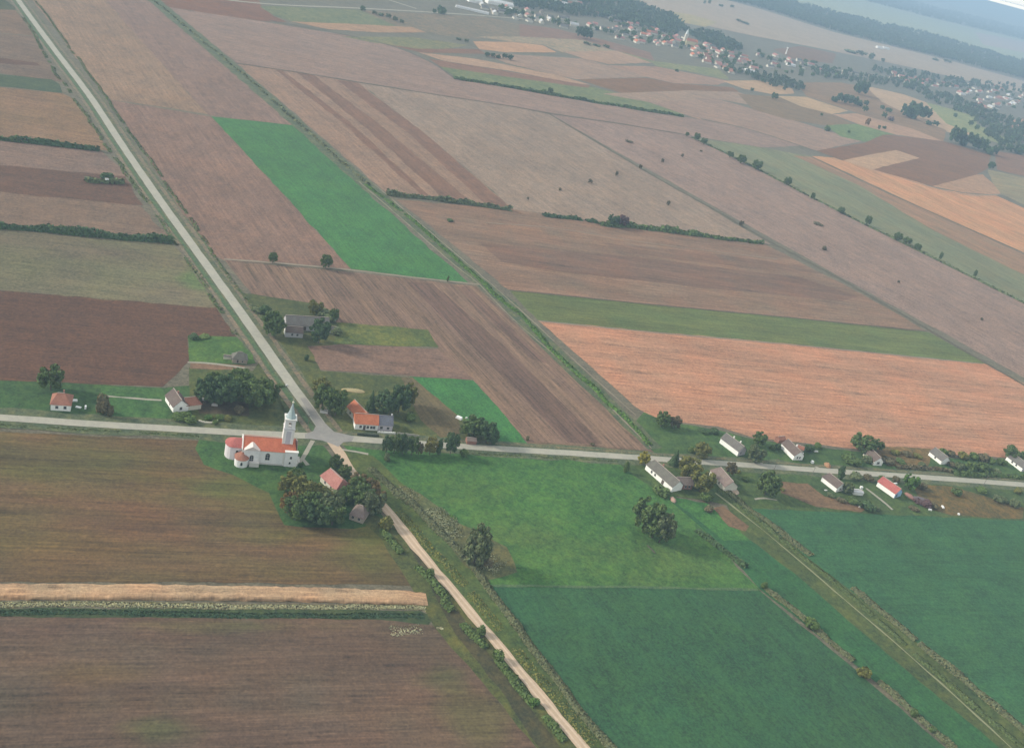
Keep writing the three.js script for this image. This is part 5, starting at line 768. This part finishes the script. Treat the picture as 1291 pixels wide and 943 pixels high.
{
  const R = rng(321), st = P(950, 80).sub(P(700, 25)), base = Math.atan2(-st.z, st.x);
  const zones = [[[[606, 4], [640, 6], [700, 20], [770, 36], [772, 46], [700, 34], [650, 24], [612, 16]], 34, 'ggpbw'], [[[700, -4], [740, 6], [775, 16], [772, 28], [740, 20], [705, 8]], 12, 'ppgr'], [[[765, 22], [800, 30], [850, 42], [870, 52], [866, 62], [820, 58], [775, 50], [765, 38]], 38, 'rppogpb'], [[[866, 50], [900, 58], [935, 70], [958, 84], [950, 96], [915, 92], [880, 76], [864, 64]], 42, 'rrppogb'], [[[955, 66], [1000, 74], [1060, 86], [1110, 96], [1100, 100], [1040, 92], [985, 86], [958, 84]], 20, 'pggbp'], [[[1120, 92], [1150, 96], [1200, 106], [1205, 112], [1160, 108], [1125, 102]], 26, 'rpprp'], [[[1200, 106], [1250, 108], [1291, 114], [1340, 124], [1340, 140], [1291, 130], [1260, 136], [1225, 126], [1204, 116]], 52, 'rppgprw'], [[[1225, 128], [1262, 138], [1275, 146], [1262, 148], [1230, 138]], 7, 'wgp']];
  const key = { r: 'red', p: 'pink', o: 'orange', g: 'grey', b: 'brown', w: 'pale' };
  zones.forEach(([poly, n, mix], zi) => { for (const p of scatter(poly, n, 13, 400 + zi)) villageHouse(p, base + (R() < 0.5 ? 0 : Math.PI / 2) + (R() - 0.5) * 0.3, key[mix[Math.floor(R() * mix.length)]], 0.75 + R() * 0.6, 0.9 + R() * 0.35, 0.8 + R() * 0.4); });
  const big = (name, label, x, y, L, W, h, turn, wall = 'white', roof = 'tin') => { const t = thing(name, label, 'shed', V3(P(x, y).x, 0, P(x, y).z), base + turn); range(t, { L, W, h, r: W * 0.16, wall, roof, over: 0.3 }); return t; };
  big('warehouse', 'large white roofed warehouse at the village edge', 629, 6.5, 52, 20, 6, 0.1);
  big('warehouse', 'small white roofed warehouse beside the large one', 598, 3, 26, 14, 5, 0.1);
  big('greenhouse', 'long low white greenhouse by the far white road', 595, 13.5, 58, 7, 3, -0.1);
  big('hall', 'long whitish hall among the village trees', 705, 5, 34, 12, 5, 0.05);
  big('hall', 'white hall behind the village street', 728, 10.5, 32, 12, 5, 0.05);
  big('hall', 'white walled hall at the lower village gardens', 946, 92, 24, 12, 5, 0.1);
  big('hall', 'white roofed hall beside the pond green garden', 997, 83, 22, 10, 4, 0.3);
  big('hall', 'white long barn roof among the far houses', 1270, 125, 30, 11, 4, 0.2);
  for (const x of [1109, 1117]) big('farm_shed', 'white farm shed alone in the pale fields before the forest', x, 61 + (x - 1109) * 0.1, 24, 12, 5, 0.0).userData.group = 'white sheds before the forest';
  // village church: yellow with a pale spire
  const cp = P(870, 57), c = thing('village_church', 'yellow church with a pale pointed spire in the far village', 'church', V3(cp.x, 0, cp.z), base);
  range(c, { L: 26, W: 12, h: 9, r: 4.5, wall: 'yellow', roof: 'orange', over: 0.4 });
  mesh('tower', boxGeo(-16.5, -11, -0.3, 20, -2.7, 2.7), WALL.cream, c); const sp = new THREE.ConeGeometry(3.6, 11, 8); sp.translate(-13.8, 25.5, 0); mesh('spire', sp, paint(0.62, 0.66, 0.64, 0.5), c);
  const wt = P(991, 68), w = thing('water_tower', 'slim white tower behind the village houses', 'tower', V3(wt.x, 0, wt.z)); const sh = new THREE.CylinderGeometry(1.2, 1.6, 12, 12); sh.translate(0, 6, 0); mesh('shaft', sh, WALL.white, w); const tk = new THREE.CylinderGeometry(2.4, 1.5, 4, 14); tk.translate(0, 13.9, 0); mesh('tank', tk, WALL.white, w);
}
// single trees and copses in the far plots
const far = (list, colour, label, group, name = 'far_tree') => { for (const [x, y, w, h, c] of list) tree(name, 'small', c ?? colour, x, y, w, h, label, group); };
far([[1140, 147, 14, 17], [1148, 148, 16, 19], [1157, 149, 16, 19], [1166, 150, 14, 16], [1152, 143, 18, 16]], 'deep', 'dark tree of the oval copse in the pale stubble', 'oval copse');
far([[1171, 157, 9, 7], [1179, 159, 9, 7]], 'deep', 'low tree of the small copse beside the oval copse', 'small copse');
far([[1080, 118, 12, 17], [1087, 119, 13, 18]], 'deep', 'tall blue tree above the dark shrub copse', 'tall trees above the shrub copse');
far([[1052, 128, 10, 10], [1059, 129, 11, 12], [1067, 131, 12, 13], [1075, 132, 12, 12], [1083, 133, 10, 10], [1091, 134, 7, 8]], 'deep', 'dark tree of the long shrub copse', 'long shrub copse');
far([[1200, 180, 14, 22], [1207, 181, 15, 22], [1214, 183, 12, 17], [1222, 186, 16, 19], [1230, 188, 14, 17], [1238, 191, 14, 17], [1247, 194, 14, 15], [1253, 195, 10, 12]], 'deep', 'dark tree of the copse strip beside the reddish field', 'copse strip');
far([[1262, 190, 8, 7], [1272, 191, 12, 10], [1284, 194, 14, 14], [1296, 196, 14, 14]], 'deep', 'dark tree at the edge of the far village mass', 'trees at the far village edge');
far([[1249, 213, 9, 10]], 'deep', 'small dark tree at the bend of the far track');
far([[976, 125, 9, 9], [1043, 165, 9, 9], [1090, 141, 8, 8], [1112, 138, 6, 6], [1118, 141, 5, 6], [1122, 141, 6, 7], [1114, 149, 7, 8], [1036, 146, 4, 4], [1108, 163, 4, 6], [1115, 162, 6, 5], [1223, 159, 7, 8], [1231, 164, 6, 8], [948, 115, 5, 5], [853, 90, 6, 5], [1070, 168, 4, 4], [1204, 148, 5, 6]], 'dark', 'small lone tree in the far plots', 'lone trees of the far plots');
far([[1093, 158, 6, 10, 'rust']], 'rust', 'small orange autumn tree in the far plots');
far([[1123, 152, 9, 8, 'plum']], 'plum', 'small purple leaved tree in the far plots');
far([[729, 47, 11, 14], [736, 48, 12, 15], [742, 49, 9, 12]], 'deep', 'dark tree of the block shaped copse at the village edge', 'block copse');
far([[556, 17, 13, 13], [547, 17, 6, 6], [457, 14, 8, 7]], 'dark', 'round tree beside the far white road', 'trees beside the far white road');
far([[472, 18, 7, 5], [480, 20, 8, 6], [489, 23, 8, 6], [498, 26, 8, 6], [506, 29, 6, 5], [578, 50, 8, 4], [588, 53, 7, 4]], 'grey', 'low shrub in the line between the far meadows', 'shrub line between the far meadows', 'shrub');
far([[614, 71, 7, 6], [621, 72, 7, 6], [628, 73, 7, 6], [636, 74, 8, 7], [643, 75, 8, 7]], 'deep', 'dark shrub of the short row under the bright tan plot', 'shrub row under the tan plot', 'shrub');
far([[740, 56, 10, 4], [752, 58, 12, 4], [764, 60, 10, 4]], 'grey', 'low dark shrub along the village garden boundary', 'shrubs along the village gardens', 'shrub');
far([[888, 5, 4, 5], [894, 5, 4, 6], [909, 8, 7, 4], [923, 10, 6, 4], [932, 27, 10, 3], [940, 30, 12, 3], [1072, 66, 18, 5], [1086, 70, 16, 6], [1098, 75, 8, 9], [1113, 78, 6, 5], [1180, 76, 10, 4], [1195, 79, 12, 4]], 'grey', 'dark bush alone in the pale fields before the forest', 'bushes before the forest', 'bush');
{ // garden trees between the village houses
  const zones = [[[[606, 8], [640, 10], [700, 24], [770, 40], [772, 46], [700, 34], [650, 24]], 34], [[[765, 26], [850, 44], [870, 56], [866, 62], [775, 50]], 34], [[[866, 56], [935, 70], [958, 84], [950, 98], [915, 92], [864, 64]], 40], [[[955, 66], [1060, 86], [1110, 96], [1040, 100], [958, 92]], 34], [[[1120, 98], [1205, 112], [1160, 110]], 14], [[[1200, 108], [1291, 116], [1340, 126], [1340, 150], [1291, 142], [1225, 128]], 34]];
  const R = rng(88); let k = 0;
  zones.forEach(([poly, n], zi) => { for (const p of scatter(poly, n, 10, 900 + zi)) { const t = thing('village_tree', 'leafy garden tree between the houses of the far village', 'tree', V3(p.x, 0, p.z), R() * 6, 'garden trees of the far village'), h = 6 + R() * 6, w = h * (0.8 + R() * 0.4), cr = mesh('crown', CROWN.small[k++ % 4], leafMat(LEAF[['dark', 'mid', 'dark', 'mid'][k % 4]]), t); cr.scale.set(w, h, w); } });
}

// ------------------------------------------------------------------ straw strip and small things
function standing(px, width, height, y0, M, seed, jag) {   // a long raised bed of standing straw: ragged top, sloping flanks
  const c = new THREE.CatmullRomCurve3(px.map(p => P(p[0], p[1])), false, 'centripetal'), n = Math.round(c.getLength() / 0.9), prof = [[-0.5, 0], [-0.48, 0.55], [-0.42, 0.95], [-0.2, 1], [0.05, 1.0], [0.25, 0.97], [0.42, 0.93], [0.485, 0.5], [0.5, 0]], pos = [], uv = [], idx = [], L = c.getLength();
  for (let i = 0; i <= n; i++) {
    const t = i / n, p = c.getPointAt(t), d = c.getTangentAt(t);
    prof.forEach(([u, k], j) => { const e = j === 0 || j === prof.length - 1, jx = (vnoise(i * 0.5, j * 3.1, seed) - 0.5) * jag * 2, o = u * width + (Math.abs(u) > 0.3 ? jx : 0), y = e ? -0.1 : height * k * Math.min(1, (1 - t) * 22 + 0.08) * (0.75 + 0.5 * vnoise(i * 0.35, j * 2.7, seed + 1)); pos.push(p.x - d.z * o, y0 + y, p.z + d.x * o); uv.push(t * L / M, (u * width + k * height) / M); });
    if (i < n) for (let j = 0; j + 1 < prof.length; j++) { const a = i * prof.length + j, b = a + prof.length; idx.push(a, a + 1, b, a + 1, b + 1, b); }
  }
  const g = new THREE.BufferGeometry(); g.setAttribute('position', new THREE.Float32BufferAttribute(pos, 3)); g.setAttribute('uv', new THREE.Float32BufferAttribute(uv, 2)); g.setIndex(idx); g.computeVertexNormals(); return g;
}
structure('straw_strip', 'long strip of standing orange straw across the fallow field', standing([[-220, 745], [0, 747], [200, 748], [400, 751], [538, 756]], 6.6, 1.1, 0.1, 90, 5, 0.35), surfFlat('streak', 0.37, 0.235, 0.135, 0.97));
hedge('weed_belt', 'pale', [[-220, 762], [0, 763.5], [200, 765], [400, 766], [536, 767]], 2.8, 0.8, 'pale weeds along the straw strip', 'weeds', { kind: 'stuff', size: 0.28, max: 20000, dense: 0.6, gap: 0.06 }).material = leafMat([0.38, 0.36, 0.20]);
hedge('weed_belt', 'fresh', [[-220, 773], [0, 774], [200, 775.5], [400, 777], [534, 778]], 3.0, 0.5, 'dark green grass under the straw strip', 'weeds', { kind: 'stuff', size: 0.36, max: 14000, dense: 0.7 }).material = leafMat([0.040, 0.082, 0.040]);
hedge('weed_belt', 'pale', [[490, 792], [510, 791], [530, 790]], 5, 0.4, 'patch of pale weeds at the corner of the lower fallow field', 'weeds', { kind: 'stuff', size: 0.26, max: 900, dense: 0.3, gap: 0.2 }).material = leafMat([0.42, 0.40, 0.24]);
hedge('weed_belt', 'pale', [[550, 791], [558, 792]], 1.4, 0.5, 'pale weed tuft on the olive slope', 'weeds', { kind: 'stuff', size: 0.34, max: 120 }).material = leafMat([0.45, 0.42, 0.26]);
function heap(name, label, category, x, y, w, h, hm, col, seed) {
  const m = mpp(x, y), g = new THREE.SphereGeometry(1, 22, 12, 0, Math.PI * 2, 0, Math.PI / 2), p = g.attributes.position;
  for (let i = 0; i < p.count; i++) { const k = 0.8 + 0.4 * vnoise(p.getX(i) * 2.4 + 9, p.getZ(i) * 2.4 + p.getY(i) * 2, seed); p.setXYZ(i, p.getX(i) * k, p.getY(i) * k - 0.03, p.getZ(i) * k); }
  g.computeVertexNormals(); g.scale(w * m / 2, hm, h * m / Math.sin(dep(x, y)) / 2); const o = mesh(name, g, col); o.position.copy(P(x, y)); o.position.y = 0.12; o.rotation.y = Math.atan2(-DIR.B.z, DIR.B.x); return tag(o, label, category);
}
heap('straw_heap', 'long flat heap of pale straw behind the angled farmhouse', 'heap', 445, 493, 27, 5, 0.7, surfFlat('grass', 0.34, 0.28, 0.15), 3);
heap('hay_stack', 'small brown haystack on the green plot by the road', 'haystack', 1043.5, 588, 7.5, 5, 1.9, surfFlat('grass', 0.30, 0.17, 0.09), 5);
heap('soil_heap', 'pinkish earth heap behind the long farmhouse', 'heap', 848.5, 631, 8, 6, 1.3, surfFlat('soil', 0.36, 0.24, 0.19), 7);
heap('rubble_heap', 'pale earth and rubble heap at the end of the mauve roofed farmhouse', 'heap', 926, 619, 11, 8, 0.7, surfFlat('soil', 0.42, 0.32, 0.24), 9);
heap('junk_heap', 'reddish junk heap beside the crimson roofed house', 'heap', 1147, 626, 9, 6, 0.9, surfFlat('soil', 0.30, 0.15, 0.12), 11);
heap('junk_heap', 'dark junk heap in the plum coloured scrub', 'heap', 1163, 633, 22, 9, 0.8, surfFlat('soil', 0.13, 0.11, 0.12), 13);
function bundle(name, label, category, x, y, w, d, h, turn, mat, group) { // wrapped pale object with a rounded, sagging cover
  const g = new THREE.BoxGeometry(w, h, d, 6, 3, 6), p = g.attributes.position, s = x * 0.13;
  for (let i = 0; i < p.count; i++) { const yy = p.getY(i) / h + 0.5; if (yy > 0.05) p.setXYZ(i, p.getX(i) * (1 - 0.12 * yy) + (vnoise(p.getX(i) * 1.3 + s, p.getZ(i) * 1.3, 4) - 0.5) * 0.2, p.getY(i) * (0.85 + 0.3 * vnoise(p.getX(i) * 0.9 + s, p.getZ(i) * 0.9, 6)), p.getZ(i) * (1 - 0.12 * yy)); }
  g.translate(0, h / 2, 0); g.computeVertexNormals(); const o = mesh(name, g, mat); o.position.copy(P(x, y)); o.position.y = 0.1; o.rotation.y = turn; return tag(o, label, category, group);
}
const tarp = paint(0.80, 0.80, 0.80, 0.7), dim = paint(0.55, 0.54, 0.52, 0.8);
bundle('tarpaulin', 'white covered pile behind the white cottage with the red hipped roof', 'tarpaulin', 93, 506, 2.4, 1.0, 0.7, 0.5, tarp);
bundle('tarpaulin', 'flat white sheet on the cottage lawn', 'tarpaulin', 98, 514, 2.2, 1.0, 0.4, 0.1, tarp);
bundle('tarpaulin', 'upright white board leaning on the cottage lawn', 'board', 107, 515, 0.7, 1.6, 1.1, 0.4, tarp);
bundle('tarpaulin', 'white covered pile at the bright green plot', 'tarpaulin', 578.5, 528, 3.0, 1.8, 1.0, -0.3, tarp);
for (const [x, y] of [[588, 527.5], [596, 525.5], [600, 528], [609, 528]]) bundle('tarpaulin', 'small white bag lying along the bright green plot', 'bag', x, y, 1.0, 0.8, 0.5, x, dim, 'white bags at the green plot');
bundle('parked_trailer', 'white box trailer by the grove behind the wide cottage', 'trailer', 245, 506, 2.2, 1.8, 1.5, 0.4, tarp);
bundle('wood_pile', 'long pale wood pile beside the white box trailer', 'wood pile', 253, 504.5, 3.4, 1.0, 0.9, 0.3, dim);
bundle('wood_pile', 'pale grey pile under the grove trees', 'wood pile', 270, 511.5, 2.6, 1.4, 0.8, 0.3, dim);
bundle('tarpaulin', 'white covered barrel beside the gabled cottage', 'barrel', 1011.5, 574, 0.9, 0.9, 1.3, 0, tarp);
bundle('water_tank', 'round white water tank in front of the gabled cottage', 'tank', 1024, 584, 1.3, 1.3, 1.3, 0.4, tarp);
bundle('table', 'white garden table at the stubble edge', 'table', 1029, 570, 2.4, 1.0, 0.7, 0.4, dim);
bundle('water_tank', 'round white water tank in the garden south of the road', 'tank', 1086, 616, 1.2, 1.2, 1.2, 0.2, tarp);
bundle('tarpaulin', 'white sack at the crop edge behind the dark shrubs', 'bag', 1084, 640, 0.9, 0.8, 0.7, 0.2, dim);
bundle('tarpaulin', 'white plastic sheet on the grass beside the brown roofed cottage', 'tarpaulin', 1041.5, 618.5, 1.6, 0.8, 0.3, 0.5, dim);
for (const [x, y, w] of [[1173, 643.5, 1.6], [1189, 640, 2.2], [1209, 649, 1.3]]) bundle('tarpaulin', 'white bundle lying at the crop edge near the junk heap', 'bag', x, y, w, 0.9, 0.7, x * 0.3, tarp, 'white bundles at the crop edge');
bundle('tarpaulin', 'bluish white roof sheet beside the crimson roofed house', 'tarpaulin', 1129, 610.5, 2.6, 0.9, 0.6, 0.6, tarp);
for (const [x, y] of [[354, 486.5], [361, 487]]) bundle('sign_board', 'small white board on the verge of the long road', 'board', x, y, 1.1, 0.3, 0.8, 0.9, tarp, 'white boards on the verge');
bundle('parked_car', 'pale parked car under the trees at the crossing', 'car', 408, 520.5, 3.6, 1.6, 1.3, 0.1, dim);
function timber(name, label, category, px, w, h, mat) { const g = ribbon(px, w, 0, 12, 2, 0.1), c = curvePts(px, 14), gs = []; for (let i = 0; i + 1 < c.length; i++) { const d = c[i + 1].clone().sub(c[i]), b = boxGeo(-d.length() / 2, d.length() / 2, 0, h * (0.85 + 0.3 * vnoise(i, 3, 2)), -w / 2, w / 2); b.rotateY(Math.atan2(-d.z, d.x)); const m = c[i].clone().add(c[i + 1]).multiplyScalar(0.5); b.translate(m.x - c[0].x, 0, m.z - c[0].z); gs.push(b); } const o = mesh(name, mergeGeometries(gs), mat); o.position.copy(c[0]); o.position.y = 0.1; return tag(o, label, category); }
timber('garden_wall', 'low pale garden wall in front of the vegetable garden', 'wall', [[250, 531], [258, 533.5], [268, 533.5], [274, 531]], 0.4, 0.6, WALL.cream);
timber('garden_wall', 'low white garden wall at the front of the slate annex', 'wall', [[475.5, 546], [487, 547], [498, 547.5]], 0.35, 0.9, WALL.white);
timber('hedge_row', 'clipped dark hedge along the road before the angled farmhouse', 'hedge', [[450, 548.5], [463, 549.5], [477, 550.5]], 1.0, 1.0, surfFlat('grass', 0.040, 0.055, 0.032));
timber('yard_fence', 'pale board fence at the yard of the angled farmhouse', 'fence', [[500, 547.5], [512, 549], [528, 551]], 0.15, 1.0, paint(0.46, 0.43, 0.38));
timber('fallen_branch', 'dark fallen branch on the pasture below the tree pair', 'branch', [[816, 688], [820, 692], [826, 698]], 0.35, 0.35, barkMat);
// utility pole at the end of the weedy ditch
{
  const t = thing('utility_pole', 'grey utility pole with a crossarm beside the weedy ditch', 'pole', P(1277, 968)); const g = new THREE.CylinderGeometry(0.11, 0.17, 8.6, 10); g.translate(0, 4.3, 0); const m = paint(0.30, 0.29, 0.27);
  mesh('shaft', g, m, t); mesh('crossarm', boxGeo(-0.9, 0.9, 8.2, 8.38, -0.24, -0.115), paint(0.48, 0.48, 0.46), t);
  for (const x of [-0.75, 0, 0.75]) { const i = new THREE.CylinderGeometry(0.05, 0.08, 0.26, 8); i.translate(x, 8.51, -0.18); mesh('insulator', i, paint(0.6, 0.6, 0.58, 0.3), t); }
}
{
  const pm = paint(0.16, 0.14, 0.12), ins = paint(0.6, 0.6, 0.58, 0.3);
  for (const [x, y] of [[976, 593], [1022, 604], [1240, 613], [372, 533], [387, 541]]) { const t = thing('utility_pole', 'thin wooden utility pole at the roadside', 'pole', P(x, y), 0, 'wooden roadside poles'), g = new THREE.CylinderGeometry(0.08, 0.13, 7, 8); g.translate(0, 3.5, 0); mesh('shaft', g, pm, t); mesh('crossarm', boxGeo(-0.5, 0.5, 6.6, 6.72, -0.16, -0.075), pm, t); }
}

renderer.render(scene, camera);
